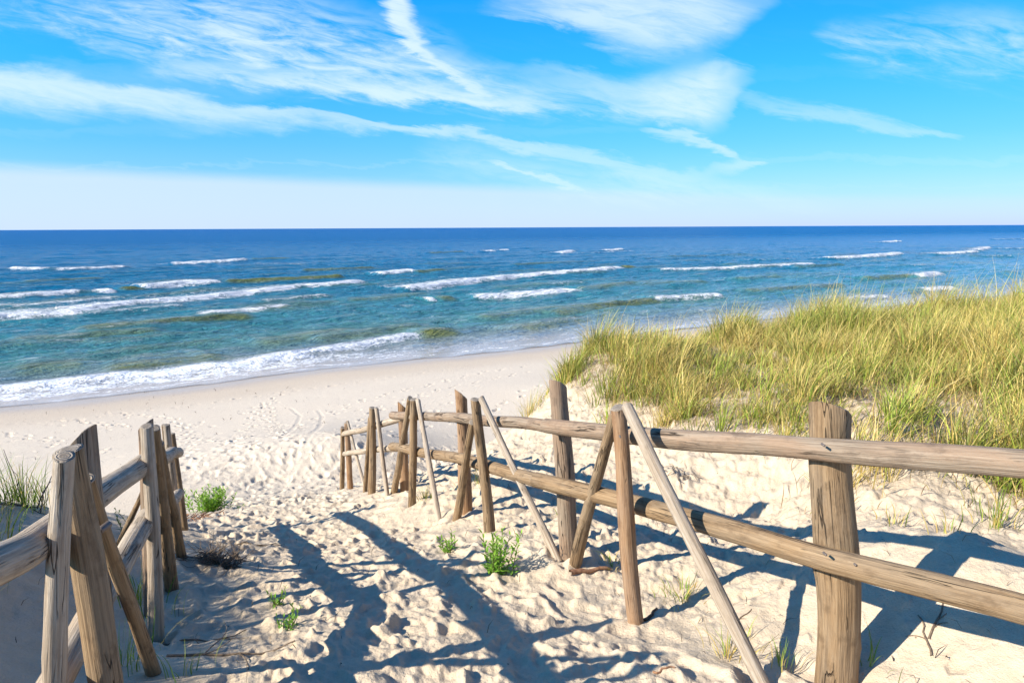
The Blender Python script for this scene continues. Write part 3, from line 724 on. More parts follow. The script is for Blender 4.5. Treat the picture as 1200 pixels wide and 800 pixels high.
def log(name, pts, rad, mat, parent, seed=0, slant=(0., 0.), slant0=(0., 0.), taper=None, bend=.0, seg=18, rough=1.0):
    """a round pole through pts (two or more world points); rad (start, end); slant: cut of the far end, metres of rise along (cos, sin)"""
    pts = [Vector(p) for p in pts]
    L = [0.]
    for a, b in zip(pts[:-1], pts[1:]): L.append(L[-1] + (b - a).length)
    T = L[-1]; n = max(8, int(T / .045))
    rnd = random.Random(seed); ph = [rnd.uniform(0, 50) for _ in range(4)]
    axis = (pts[-1] - pts[0]).normalized()
    ref = Vector((0, 0, 1)) if abs(axis.z) < .8 else Vector((0, 1, 0))
    sx_ = ref.cross(axis).normalized() if abs(axis.z) < .8 else Vector((1, 0, 0)) - axis * axis.x
    sx_.normalize(); sy_ = axis.cross(sx_).normalized()
    V, A = [], []
    knots = [(rnd.uniform(0, T), rnd.uniform(0, 6.28), rnd.uniform(.25, .6)) for _ in range(int(T * 5) + 1)]
    for i in range(n + 1):
        t = T * i / n
        k = max(j for j in range(len(L) - 1) if L[j] <= t + 1e-9) if i < n else len(L) - 2
        f = (t - L[k]) / (L[k + 1] - L[k]); c = pts[k].lerp(pts[k + 1], f)
        r_ = rad[0] + (rad[1] - rad[0]) * t / T
        w1 = bend * math.sin(math.pi * t / T)
        c = c + sx_ * (r_ * .42 * rough * mnoise.noise(Vector((ph[0], t * 1.4, 0))) + w1) + sy_ * (r_ * .42 * rough * mnoise.noise(Vector((ph[1], t * 1.4, 3))))
        r_ *= 1 + .11 * rough * mnoise.noise(Vector((ph[2], t * 2.3, 1)))
        for j in range(seg):
            th = 2 * math.pi * j / seg; co, si = math.cos(th), math.sin(th)
            rr = r_ * (1 + rough * (0.085 * mnoise.noise(Vector((co * 1.5 + ph[3], si * 1.5, t * 1.2))) + .022 * mnoise.noise(Vector((co * 4, si * 4 + ph[2], t * 4)))))
            for kt, ka, kh in knots:
                dt = (t - kt) / .035; da = (th - ka + math.pi) % (2 * math.pi) - math.pi
                if abs(dt) < 2.5: rr += r_ * .16 * kh * rough * math.exp(-dt * dt - (da / .35) ** 2)
            off = 0.
            if i == n: off = slant[0] * co + slant[1] * si
            elif i == 0: off = slant0[0] * co + slant0[1] * si
            elif (slant[0] or slant[1]) and t > T - .22: off = (slant[0] * co + slant[1] * si) * (t - T + .22) / .22
            V.append(c + sx_ * (rr * co) + sy_ * (rr * si) + axis * off); A.append((rr * co, rr * si, t + off))
    Q = [[i * seg + j, i * seg + (j + 1) % seg, (i + 1) * seg + (j + 1) % seg, (i + 1) * seg + j] for i in range(n) for j in range(seg)]
    tri = []; mi = [0] * len(Q)
    for ring, flip in ((0, True), (n, False)):
        base = len(V)
        ctr = sum((V[ring * seg + j] for j in range(seg)), Vector()) / seg
        for s_ in (1., .93, .5):
            for j in range(seg):
                p_ = ctr.lerp(V[ring * seg + j], s_)
                jit = axis * ((0 if s_ == 1. else rad[0] * .09 * mnoise.noise(Vector((p_.x * 40, p_.y * 40, p_.z * 40 + seed)))) + (0.004 * (1 if not flip else -1) if s_ < 1 else 0))
                V.append(p_ + jit); a = A[ring * seg + j]; A.append((a[0] * s_, a[1] * s_, a[2]))
        V.append(ctr.copy()); A.append((0, 0, 0)); cc = len(V) - 1
        for lv in range(2):
            for j in range(seg):
                q_ = [base + lv * seg + j, base + lv * seg + (j + 1) % seg, base + (lv + 1) * seg + (j + 1) % seg, base + (lv + 1) * seg + j]
                Q.append(q_[::-1] if flip else q_); mi.append(1)
        for j in range(seg):
            q_ = [base + 2 * seg + j, base + 2 * seg + (j + 1) % seg, cc]
            tri.append(q_[::-1] if flip else q_)
    mi += [1] * len(tri)
    V = np.array([tuple(v) for v in V])
    return mesh_np(name, V, [np.array(Q), np.array(tri)], [mat, ENDG], parent, {'wp': ('FLOAT_VECTOR', np.array(A))}, True, mi)
def rpx(wpx, Y): return wpx * .5 * Y / 800. * 24 / FOC * .97
def pole(name, top, bot, wt, wb, mat, parent, seed, slant=(0, 0), sink=.12, **kw):
    """top, bot: (px, py, Y) seen ends; sunk a little in the sand"""
    t, b = at(*top), at(*bot)
    b = b.copy(); d = (t - b) / np.linalg.norm(t - b)
    gzz = g1(b[0], b[1]); b = b + d * ((gzz - b[2]) / d[2])       # reach the sand
    b = b - d * sink
    return log(name, [b, t], (rpx(wb, bot[2]), rpx(wt, top[2])), mat, parent, seed, slant, **kw)

# ------------------------------------------------------------------ right fence
rf0 = at(668, 653, 3.82)
fr = thing('log_fence', (rf0[0], rf0[1], g1(rf0[0], rf0[1])), 'long rough log fence running down the right side of the sand path towards the beach', 'fence')
pole('post', (973, 480, 2.45), (980, 812, 2.45), 50, 54, TAN, fr, 1, (-.040, -.035), seg=26)
pole('post', (653, 450, 3.85), (669, 653, 3.85), 22, 26, GREY, fr, 2, (-.026, -.026), seg=22)
pole('post', (541, 462, 5.35), (546, 604, 5.35), 15, 16, ORANGE, fr, 3, (-.042, -.02))
pole('post', (472, 475, 6.95), (474, 577, 6.95), 11, 12, ORANGE, fr, 4, (-.040, -.02))
pole('post', (1405, 510, 1.86), (1412, 960, 1.86), 62, 66, TAN, fr, 5, (-.04, -.03), seg=22)
# uprights and the two props of each trestle
S = [('stake', (724, 478, 3.08), (745, 724, 3.08), 19, 22, ORANGE), ('brace', (720, 484, 3.15), (671, 672, 3.75), 14, 17, TAN), ('brace', (735, 476, 3.00), (894, 802, 2.42), 15, 20, PALE),
     ('stake', (558, 468, 4.60), (573, 622, 4.60), 12, 15, TAN), ('brace', (555, 494, 4.68), (534, 609, 5.20), 9, 12, TAN), ('brace', (563, 467, 4.55), (656, 662, 3.84), 8, 11, PALE),
     ('stake', (485, 468, 6.05), (483, 588, 6.05), 9, 10, TAN), ('brace', (481, 467, 6.15), (462, 576, 6.95), 7, 9, TAN), ('brace', (490, 469, 6.00), (513, 603, 5.35), 6, 8, PALE),
     ('stake', (437, 478, 7.25), (436, 579, 7.25), 8, 10, TAN), ('brace', (433, 488, 7.30), (428, 579, 7.55), 5, 6, TAN), ('brace', (441, 478, 7.20), (454, 582, 6.90), 5, 6, PALE),
     ('stake', (406, 495, 8.40), (411, 574, 8.40), 6, 8, ORANGE), ('brace', (402, 501, 8.45), (401, 572, 8.70), 5, 6, TAN), ('brace', (407, 494, 8.35), (427, 568, 7.85), 3.6, 4.4, PALE)]
for i, (nm, t, b, wt, wb, mt) in enumerate(S):
    pole(nm, t, b, wt, wb, mt, fr, 10 + i, (.006 * (-1) ** i, .004))
# rails
def rail(pts, w0, w1, mat, parent, seed, **kw):
    p_ = [at(*q) for q in pts]
    log('rail', p_, (rpx(w0, pts[0][2]), rpx(w1, pts[-1][2])), mat, parent, seed, (.003, .002), rough=.8, **kw)
rail([(1420, 560, 1.78), (1200, 545, 1.98), (975, 528, 2.345), (740, 510, 3.20), (640, 498, 3.76)], 42, 18, GREY, fr, 40, seg=22)
rail([(668, 502, 3.70), (541, 490, 5.23), (460, 486, 6.84)], 17, 10, GREY, fr, 41)
rail([(481, 486, 6.78), (437, 500, 7.36), (402, 509, 8.50)], 9, 6.5, PALE, fr, 42)
rail([(1420, 795, 1.78), (1200, 716, 1.98), (975, 655, 2.335), (745, 590, 3.20), (628, 562, 3.80)], 43, 19, TAN, fr, 43, seg=22)
rail([(655, 570, 3.72), (541, 538, 5.23), (460, 523, 6.84)], 19, 11, TAN, fr, 44)
rail([(481, 524, 6.78), (437, 526, 7.36), (404, 532, 8.50)], 9, 6, PALE, fr, 45)

# ------------------------------------------------------------------ left fence
lf0 = at(184, 748, 3.02)
fl = thing('log_fence', (lf0[0], lf0[1], g1(lf0[0], lf0[1])), 'short weathered log fence in half shade at the left edge beside the leafy plants', 'fence')
pole('post', (93, 515, 2.14), (130, 815, 2.14), 38, 30, GREY, fl, 60, (.05, .0), seg=24)
pole('stake', (82, 528, 1.77), (138, 872, 1.77), 36, 40, TAN, fl, 61, (.004, .004), seg=24)
pole('brace', (76, 536, 1.66), (60, 890, 1.66), 25, 32, PALE, fl, 62, (.0, .006), seg=22)
pole('brace', (102, 560, 1.83), (179, 784, 2.50), 17, 20, TAN, fl, 63, seg=20)
pole('post', (169, 497, 3.28), (180, 730, 3.28), 17, 19, GREY, fl, 64, (.03, 0))
pole('brace', (174, 499, 2.98), (184, 746, 3.02), 15, 20, PALE, fl, 65, (0, .004))
pole('stake', (182, 502, 3.12), (201, 690, 3.75), 12, 18, TAN, fl, 66)
pole('brace', (187, 520, 3.2), (213, 652, 4.35), 10, 13, TAN, fl, 67)
pole('brace', (168, 574, 3.4), (142, 632, 4.1), 6, 8, TAN, fl, 68)
pole('brace', (196, 498, 5.72), (208, 622, 5.8), 8, 10, PALE, fl, 69)
pole('stake', (202, 508, 5.85), (217, 623, 5.9), 6, 9, TAN, fl, 70)
pole('brace', (191, 498, 5.9), (203, 615, 6.2), 5, 7, GREY, fl, 71)
def extend(a, b, k): a, b = np.array(a), np.array(b); return a + (a - b) * k
ra, rb = at(20, 650, 1.58), at(170, 542, 3.12)
log('rail', [(-1.03, .55, EYE - .44), tuple(extend(ra, rb, .22) + np.array([0, 0, .035])), ra, rb], (.043, .048), PALE, fl, 80, rough=.6, seg=22)
rail([(158, 549, 3.02), (208, 529, 5.95)], 26, 13, PALE, fl, 81)
ra, rb = at(84, 762, 1.88), at(175, 605, 3.12)
log('rail', [(-1.02, .6, EYE - .98), extend(ra, rb, .3), ra, rb], (.043, .048), PALE, fl, 82, rough=.6, seg=22)
rail([(165, 622, 3.02), (210, 578, 5.95)], 26, 13, PALE, fl, 83)

# a bolt head where rail and trestle are held together
bc = at(119, 617, 1.88); bm_v, bm_q = [], []
for k_, (dy, r_) in enumerate(((0.03, .011), (-.012, .011), (-.016, .007), (-.016, .0005))):
    for j in range(10): bm_v.append((bc[0] + r_ * math.cos(j * .6283) + .01, bc[1] + dy - .012, bc[2] + r_ * math.sin(j * .6283)))
for k_ in range(3):
    for j in range(10): bm_q.append([k_ * 10 + j, k_ * 10 + (j + 1) % 10, (k_ + 1) * 10 + (j + 1) % 10, (k_ + 1) * 10 + j])
steel, _g, _b = new_mat('dull_steel'); _b.inputs['Metallic'].default_value = .4; _b.inputs['Base Color'].default_value = (.16, .13, .11, 1); _b.inputs['Roughness'].default_value = .5
mesh_np('bolt', np.array(bm_v), [np.array(bm_q)], steel, fl)
for px_, py_, Y_ in ((966, 522, 2.292), (985, 533, 2.290), (968, 650, 2.282), (660, 497, 3.655), (727, 512, 3.0), (1003, 662, 2.25)):
    bc = at(px_, py_, Y_); nv = []
    for dy, r_ in ((.02, .0045), (-.001, .0045), (-.003, .003), (-.003, .0003)):
        for j in range(10): nv.append((bc[0] + r_ * math.cos(j * .6283), bc[1] + dy, bc[2] + r_ * math.sin(j * .6283)))
    mesh_np('nail', np.array(nv), [np.array(bm_q)], steel, fr)

# ------------------------------------------------------------------ grass
def mat_grass(name, trans=.35):
    m_, g, b = new_mat(name)
    c = g.attr('col', 0)
    g.l.new(c, b.inputs['Base Color']); b.inputs['Roughness'].default_value = .55; b.inputs['Specular IOR Level'].default_value = .25
    t = g.node('ShaderNodeBsdfTranslucent'); g.l.new(c, t.inputs[0]); mx = g.node('ShaderNodeMixShader'); mx.inputs[0].default_value = trans
    g.l.new(b.outputs[0], mx.inputs[1]); g.l.new(t.outputs[0], mx.inputs[2]); g.l.new(mx.outputs[0], g.n['Material Output'].inputs[0])
    return m_
GRASS = mat_grass('grass_blades', .27); LEAF = mat_grass('green_leaves', .3)
def blades(B, H, lean_az, lean, width, c0, c1, rg, levels=6):
    """arrays: base (n,3), height, lean azimuth, lean (0..1.2), width, colours (n,3) at foot and tip -> V, Q, col"""
    n = len(B); t = np.linspace(0, 1, levels)
    ca, sa = np.cos(lean_az), np.sin(lean_az)
    face = lean_az + np.pi / 2 + rg.normal(0, .7, n); wx, wy = np.cos(face), np.sin(face)
    V = np.zeros((n, levels, 2, 3)); Cc = np.zeros((n, levels, 2, 4)); Cc[..., 3] = 1
    kx = rg.normal(0, .05, n); ky = rg.normal(0, .05, n)
    for i, s in enumerate(t):
        bendc = lean * s ** 2.0
        hx_ = H * (.12 * lean * s + .75 * bendc * .8); hz_ = H * (s - .32 * lean ** 1.5 * s ** 2.6)
        cx = B[:, 0] + ca * hx_ + kx * H * math.sin(3.1 * s); cy = B[:, 1] + sa * hx_ + ky * H * math.sin(3.1 * s); cz = B[:, 2] + hz_
        ww = width * .5 * (1 - s ** 2.2) * (.55 + .45 * min(1, s * 4)) + .0003
        for k, sg in enumerate((-1, 1)):
            V[:, i, k, 0] = cx + sg * wx * ww; V[:, i, k, 1] = cy + sg * wy * ww; V[:, i, k, 2] = cz
            Cc[:, i, k, :3] = c0 * (1 - s) + c1 * s
    i0 = np.arange(n)[:, None] * levels * 2 + np.arange(levels - 1)[None, :] * 2
    Q = np.stack([i0, i0 + 1, i0 + 3, i0 + 2], -1).reshape(-1, 4)
    return V.reshape(-1, 3), Q, Cc.reshape(-1, 4)
GREENS = np.array([(.17, .25, .025), (.22, .30, .03), (.13, .225, .022), (.28, .33, .045), (.18, .26, .04)])
STRAWS = np.array([(.56, .41, .12), (.66, .50, .18), (.46, .32, .08), (.60, .47, .15), (.50, .40, .10)])
DEAD = np.array([(.30, .20, .085), (.42, .31, .14), (.20, .125, .055), (.38, .33, .09)])
def pick(rg, A, n, j=.18): return A[rg.integers(0, len(A), n)] * (1 + rg.normal(0, j, (n, 1))).clip(.5, 1.6)
def field(rg, n_try, area, dens, hmean, size_by_dist=True):
    x = rg.uniform(area[0], area[1], n_try); y = rg.uniform(area[2], area[3], n_try)
    k = rg.random(n_try) < dens(x, y)
    return x[k], y[k]
rg = np.random.default_rng(5)
# tussock centres on the dune
def dune_density(x, y):
    sd = poly_sd(x, y, GP) + .28 * fbm(x * 1.7, y * 1.7, 201, 3)
    return sstep(-.42, .12, sd)
cx_, cy_ = field(rg, 19000, (0, 20, 1, 20), lambda x, y: dune_density(x, y) * sstep(19, 14, np.hypot(x, y)) * (.06 + .94 * sstep(-.24, .04, fbm(x * 1.5, y * 1.5, 205, 3))) * np.where(np.abs(np.arctan2(x, y)) < R(48), 1, .12), 0)
# a bare sandy saddle in the grass
sdl = at(1052, 462, 6.2)[:2]; sd2 = at(1022, 488, 5.5)[:2]
def saddle(x, y): 
    e = sd2 - sdl; t = np.clip(((x - sdl[0]) * e[0] + (y - sdl[1]) * e[1]) / (e @ e), 0, 1)
    return np.hypot(x - sdl[0] - t * e[0], y - sdl[1] - t * e[1])
k = saddle(cx_, cy_) > .17 + .12 * rg.random(len(cx_)); cx_, cy_ = cx_[k], cy_[k]
parts = []
nb = np.maximum(6, (rg.gamma(2.2, 12.5, len(cx_)))).astype(int)
dist = np.hypot(cx_, cy_)
ci = np.repeat(np.arange(len(cx_)), nb); n = len(ci)
ang = rg.uniform(0, 6.28, n); rad_ = np.abs(rg.normal(0, .10, n))
bx_ = cx_[ci] + rad_ * np.cos(ang); by_ = cy_[ci] + rad_ * np.sin(ang); bz_ = gz(bx_, by_) - .015
edge_ = dune_density(cx_, cy_)
hcl = (.42 + .34 * sstep(-.3, .5, fbm(cx_ * .5, cy_ * .5, 211, 3)) + .07 * rg.normal(0, 1, len(cx_))) * (.38 + .62 * edge_)
hcl = np.where(dist < 6.5, hcl * 1.12, hcl)
hcl *= (.74 + .28 * sstep(3, 6, cx_)) * (.95 + .45 * fbm(cx_ * 1.4, cy_ * 1.4, 215, 2))
tone = 1.7 * fbm(cx_ * 1.3, cy_ * 1.3, 221, 3) + rg.normal(0, .5, len(cx_)) + .15          # >0 straw, <0 green
H_ = hcl[ci] * rg.uniform(.55, 1.2, n)
wind = rg.normal(-.25, .8, n) + .9 * fbm(cx_ * .6, cy_ * .6, 227, 2)[ci]; out = ang
laz = np.arctan2(.42 * np.sin(wind) + .6 * np.sin(out), .42 * np.cos(wind) + .6 * np.cos(out))
lean = rg.uniform(.12, .75, n) + .5 * rg.random(n) ** 3 + 1.8 * np.minimum(rad_, .2)
straw = rg.random(n) < (.50 + .45 * np.clip(tone[ci], -1, 1))
cst, cgr = pick(rg, STRAWS, n, .25), pick(rg, GREENS, n, .28) * (1 + .25 * rg.normal(0, 1, len(cx_)))[ci][:, None].clip(.55, 1.5)
c0 = np.where(straw[:, None], cst * .9, cgr); c1 = np.where(straw[:, None], cst, cgr * .6 + cst * .4)
wd = np.where(straw, .0042, .0058) * rg.uniform(.7, 1.3, n) * (1 + .05 * np.hypot(bx_, by_))
parts.append(blades(np.stack([bx_, by_, bz_], -1), H_, laz, lean, wd, c0, c1, rg))
# dead thatch lying at the foot of the tussocks
n2 = int(len(cx_) * 14); ci2 = rg.integers(0, len(cx_), n2)
x2 = cx_[ci2] + rg.normal(0, .20, n2); y2 = cy_[ci2] + rg.normal(0, .20, n2)
cd = pick(rg, DEAD, n2)
parts.append(blades(np.stack([x2, y2, gz(x2, y2)], -1), rg.uniform(.08, .30, n2), rg.uniform(0, 6.28, n2), rg.uniform(.9, 1.35, n2), rg.uniform(.003, .007, n2), cd, cd, rg))
# tall seed stalks
n3 = 1500; ci3 = rg.integers(0, len(cx_), n3)
x3 = cx_[ci3] + rg.normal(0, .05, n3); y3 = cy_[ci3] + rg.normal(0, .05, n3); cs = pick(rg, STRAWS, n3) * 1.1
h3 = hcl[ci3] * rg.uniform(1.0, 1.6, n3)
parts.append(blades(np.stack([x3, y3, gz(x3, y3)], -1), h3, rg.normal(-.1, .5, n3), rg.uniform(.15, .6, n3), np.full(n3, .0045), cs, cs, rg, 8))
def merge(parts):
    V, Q, C, o = [], [], [], 0
    for v, q, c in parts: V.append(v); Q.append(q + o); C.append(c); o += len(v)
    return np.concatenate(V), np.concatenate(Q), np.concatenate(C)
V, Q, C = merge(parts)
dg = mesh_np('dune_grass', V, [Q], GRASS, attrs={'col': ('FLOAT_COLOR', C)}, smooth=True)
tag(dg, 'dense green and straw coloured dune grass covering the right hand dune', 'grass', kind='stuff')
print('GRASS', len(cx_), n)

# grass and brush on the left berm, throwing the shade over the foot of the left fence
def berm_density(x, y):
    f = np.interp(y, LF[:, 1], LF[:, 0])
    return sstep(-.55, -1.1, x - f) * sstep(5.2, 4.2, y + .3 * fbm(x * 2, y * 2, 231, 2)) * (y > -2.5) * sstep(-9, -6, x)
cx2, cy2 = field(rg, 2600, (-8, -1.4, -2.5, 5.4), berm_density, 0)
keepb = np.abs(cx2 / np.maximum(cy2, .01)) > .79
sparse = rg.random(len(cx2)) < .22
k = keepb | sparse | (cy2 <= 0); cx2, cy2 = cx2[k], cy2[k]
nb = np.maximum(5, rg.gamma(3, 5, len(cx2))).astype(int); ci = np.repeat(np.arange(len(cx2)), nb); n = len(ci)
ang = rg.uniform(0, 6.28, n); rad_ = np.abs(rg.normal(0, .08, n)); bx_ = cx2[ci] + rad_ * np.cos(ang); by_ = cy2[ci] + rad_ * np.sin(ang)
cgr, cst = pick(rg, GREENS, n), pick(rg, STRAWS, n); st = (rg.random(n) < .35)[:, None]
c0 = np.where(st, cst, cgr)
bg_ = blades(np.stack([bx_, by_, gz(bx_, by_) - .01], -1), rg.uniform(.14, .38, n), ang + rg.normal(0, .5, n), rg.uniform(.3, 1., n), rg.uniform(.004, .008, n), c0, c0, rg)
bg = mesh_np('berm_grass', bg_[0], [bg_[1]], GRASS, attrs={'col': ('FLOAT_COLOR', bg_[2])})
tag(bg, 'loose green grass on the shaded sand berm left of the left fence', 'grass', kind='stuff')

# single tufts on bare sand
TUFT_G = 'thin grass tufts on bare sand'
def tuft(px, py, Y, n, h, spread, label, seed, straw_p=.3, lean=(.2, .9)):
    c = at(px, py, Y); rr = np.random.default_rng(seed); z = g1(c[0], c[1])
    ang = rr.uniform(0, 6.28, n); rad_ = np.abs(rr.normal(0, spread, n)); x = c[0] + rad_ * np.cos(ang); y = c[1] + rad_ * np.sin(ang)
    st = (rr.random(n) < straw_p)[:, None]; cc = np.where(st, pick(rr, STRAWS, n), pick(rr, GREENS, n) * 1.1)
    v, q_, c_ = blades(np.stack([x, y, gz(x, y) - .008], -1), rr.uniform(.4, 1.1, n) * h, ang, rr.uniform(lean[0], lean[1], n), rr.uniform(.0028, .0055, n), cc, cc, rr)
    o = mesh_np('grass_tuft', v, [q_], GRASS, attrs={'col': ('FLOAT_COLOR', c_)}, loc=(c[0], c[1], z))
    return tag(o, label, 'grass tuft', TUFT_G)
tuft(28, 596, 4.4, 110, .42, .14, 'bushy dark grass tuft on the shaded sand hump at the left edge', 301, .12)
tuft(915, 775, 2.55, 20, .15, .05, 'sparse grass tuft beside the foot of the thick near post', 302, .4)
tuft(1020, 770, 2.45, 12, .16, .04, 'few green blades in the post shadow right of the thick near post', 303, .2)
tuft(802, 688, 3.3, 60, .13, .07, 'low mossy grass tuft in the shadow behind the rusty stake', 304, .35, (.5, 1.2))
tuft(718, 655, 3.75, 30, .10, .06, 'short dry tuft between the grey post and the rusty stake', 305, .6, (.5, 1.2))
tuft(852, 765, 2.65, 40, .15, .08, 'dry yellowish tuft at the foot of the pale leaning brace', 306, .75, (.4, 1.2))
tuft(1168, 600, 3.5, 60, .26, .07, 'green tuft hanging down the bank at the right edge', 307, .35)
tuft(560, 573, 6.1, 40, .22, .12, 'faint yellow tuft behind the second post from the beach', 308, .6)
tuft(498, 588, 6.1, 60, .14, .06, 'low mossy tuft under the middle trestle', 309, .5, (.5, 1.2))
tuft(140, 770, 2.55, 50, .22, .11, 'long green blades in the shade between the two nearest left posts', 310, .15)
tuft(215, 798, 2.5, 14, .16, .06, 'thin blades at the bottom edge in front of the left fence', 311, .4)
tuft(660, 590, 5.0, 30, .14, .045, 'little dry tuft on the bank behind the grey post', 312, .5)
tuft(1050, 615, 3.5, 22, .14, .06, 'few dry stalks on the bank below the upper rail shadow', 313, .6)
tuft(1110, 640, 3.0, 16, .16, .05, 'single wisps beside the shadow of the slanted post top', 314, .5)
tuft(620, 480, 9.0, 110, .40, .12, 'straw coloured tuft at the left foot of the dune', 315, .8)
tuft(160, 690, 3.4, 50, .26, .12, 'green grass tuft growing behind the bleached brace', 316, .15)

# leafy green plants
def plant(px, py, Y, n_st, h, spread, leaf, label, seed, green=(.10, .24, .02)):
    c = at(px, py, Y); z = g1(c[0], c[1]); rr = random.Random(seed)
    root = thing('leafy_plant', (c[0], c[1], z), label, 'plant', 'leafy plants on the path')
    SV, SQ, SC, LV, LQ, LC = [], [], [], [], [], []
    for s in range(n_st):
        a = rr.uniform(0, 6.28); rd = abs(rr.gauss(0, spread)); x0, y0 = c[0] + rd * math.cos(a), c[1] + rd * math.sin(a); z0 = g1(x0, y0) - .02
        hh = h * rr.uniform(.55, 1.05); tl = rr.uniform(.05, .45)
        path = [Vector((x0 + math.cos(a) * tl * hh * t ** 1.4, y0 + math.sin(a) * tl * hh * t ** 1.4, z0 + hh * t)) for t in [i / 6 for i in range(7)]]
        o = len(SV)
        for i, p_ in enumerate(path):
            r_ = .0035 * (1 - .6 * i / 6)
            for j in range(4): SV.append(p_ + Vector((r_ * math.cos(j * 1.571), r_ * math.sin(j * 1.571), 0)))
        for i in range(6):
            for j in range(4): SQ.append([o + i * 4 + j, o + i * 4 + (j + 1) % 4, o + (i + 1) * 4 + (j + 1) % 4, o + (i + 1) * 4 + j])
        nl = int(hh / .011)
        for k in range(nl):
            t = .12 + .88 * k / max(nl - 1, 1); i = min(5, int(t * 6)); p_ = path[i].lerp(path[i + 1], t * 6 - i)
            az = k * 2.4 + rr.uniform(-.3, .3); el = rr.uniform(.15, .75) + .5 * t; ln = leaf * rr.uniform(.7, 1.15) * (1 - .35 * t); wdt = ln * rr.uniform(.20, .27)
            d = Vector((math.cos(az) * math.cos(el), math.sin(az) * math.cos(el), math.sin(el))); sd = Vector((-math.sin(az), math.cos(az), 0)); up = d.cross(sd)
            g_ = rr.uniform(.75, 1.3); yl = rr.random() * .06 * t
            o2 = len(LV); colr = (green[0] * g_ + yl, green[1] * g_ + yl * .6, green[2] * g_, 1)
            for tt, wf in ((0, .12), (.35, 1.), (.7, .75), (1., .03)):
                cpt = p_ + d * (ln * tt) - Vector((0, 0, 1)) * (ln * .28 * tt * tt)
                for sg in (-1, 0, 1):
                    LV.append(cpt + sd * (sg * wdt * .5 * wf) - up * ((0 if sg else 1) * wdt * .12 * wf)); LC.append(colr)
            for i_ in range(3):
                for j in range(2): LQ.append([o2 + i_ * 3 + j, o2 + i_ * 3 + j + 1, o2 + (i_ + 1) * 3 + j + 1, o2 + (i_ + 1) * 3 + j])
    SC = np.tile(np.array([[.14, .17, .05, 1]]), (len(SV), 1))
    mesh_np('stem', np.array([tuple(v) for v in SV]), [np.array(SQ)], LEAF, root, {'col': ('FLOAT_COLOR', SC)})
    mesh_np('foliage', np.array([tuple(v) for v in LV]), [np.array(LQ)], LEAF, root, {'col': ('FLOAT_COLOR', np.array(LC))})
    return root
plant(250, 606, 8.0, 40, .33, .14, .10, 'bright green bushy plant at the end of the left fence', 401, (.19, .36, .03))
plant(579, 668, 3.72, 18, .30, .05, .07, 'upright leafy plant in front of the second trestle of the right fence', 402, (.19, .37, .04))
plant(528, 646, 4.25, 12, .12, .055, .06, 'low spreading leafy plant just left of the upright leafy one', 403, (.18, .36, .035))
plant(325, 703, 3.45, 7, .15, .03, .05, 'small leafy sprig in the shade of the path, farther of two', 404, (.18, .36, .03))
plant(331, 733, 3.1, 8, .12, .03, .05, 'small leafy sprig in the shade of the path, nearer of two', 405, (.15, .32, .04))
plant(282, 598, 7.9, 4, .10, .05, .06, 'tiny seedling right of the bushy plant at the fence end', 406)
plant(160, 622, 4.6, 9, .26, .06, .05, 'thin leafy plant half hidden behind the left fence rails', 407, (.09, .16, .03))

# twigs, sticks and litter
def mat_twig(name, c1, c2):
    m_, g, b = new_mat(name)
    geo = g.node('ShaderNodeNewGeometry'); n = g.noise(geo.outputs['Position'], 60., 4)
    g.l.new(g.mix(g.rng(n, .3, .7), c1, c2), b.inputs['Base Color']); b.inputs['Roughness'].default_value = .85
    return m_
TWIG = mat_twig('dry_twigs', (.09, .06, .04), (.22, .16, .10)); BARK = mat_twig('reddish_bark', (.16, .07, .035), (.34, .18, .09)); DTWIG = mat_twig('dark_twigs', (.035, .025, .02), (.08, .06, .045))
def tube_pts(paths, seg=5):
    V, Q = [], []
    for pts, r0, r1 in paths:
        o = len(V); n = len(pts)
        for i, p_ in enumerate(pts):
            d = (pts[min(i + 1, n - 1)] - pts[max(i - 1, 0)]).normalized(); a = d.cross(Vector((.31, .2, .93))).normalized(); b = d.cross(a)
            r_ = r0 + (r1 - r0) * i / (n - 1)
            for j in range(seg): V.append(p_ + (a * math.cos(6.283 * j / seg) + b * math.sin(6.283 * j / seg)) * r_)
        for i in range(n - 1):
            for j in range(seg): Q.append([o + i * seg + j, o + i * seg + (j + 1) % seg, o + (i + 1) * seg + (j + 1) % seg, o + (i + 1) * seg + j])
    return np.array([tuple(v) for v in V]), np.array(Q)
def twig_path(rr, p0, az, ln, rise, sag=.4, n=7):
    pts = []; p_ = Vector(p0); a = az; e = rise
    for i in range(n):
        pts.append(p_.copy()); a += rr.gauss(0, .22); e -= sag / n + rr.gauss(0, .12)
        p_ = p_ + Vector((math.cos(a) * math.cos(e), math.sin(a) * math.cos(e), math.sin(e))) * (ln / n)
    for q_ in pts: q_.z = max(q_.z, g1(q_.x, q_.y) + .003)
    return pts
def heap(name, px, py, Y, n, spread, ln, rise, r0, mat, label, cat, seed, group=None):
    c = at(px, py, Y); z = g1(c[0], c[1]); rr = random.Random(seed); paths = []
    for i in range(n):
        x, y = c[0] + rr.gauss(0, spread), c[1] + rr.gauss(0, spread * .7)
        paths.append((twig_path(rr, (x, y, g1(x, y) + rr.uniform(0, .05)), rr.uniform(0, 6.28), ln * rr.uniform(.5, 1.2), rr.uniform(*rise)), r0 * rr.uniform(.6, 1.3), r0 * .35))
    v, q_ = tube_pts(paths)
    return tag(mesh_np(name, v, [q_], mat, loc=(c[0], c[1], z)), label, cat, group)
heap('brush_pile', 257, 662, 4.35, 170, .075, .20, (.0, 1.0), .0034, TWIG, 'heap of thin dry twigs on the path beside the left fence', 'twig heap', 501)
heap('dead_leaves', 232, 605, 6.9, 60, .12, .12, (-.1, .5), .006, BARK, 'patch of reddish dry litter under the bright bushy plant', 'plant litter', 502)
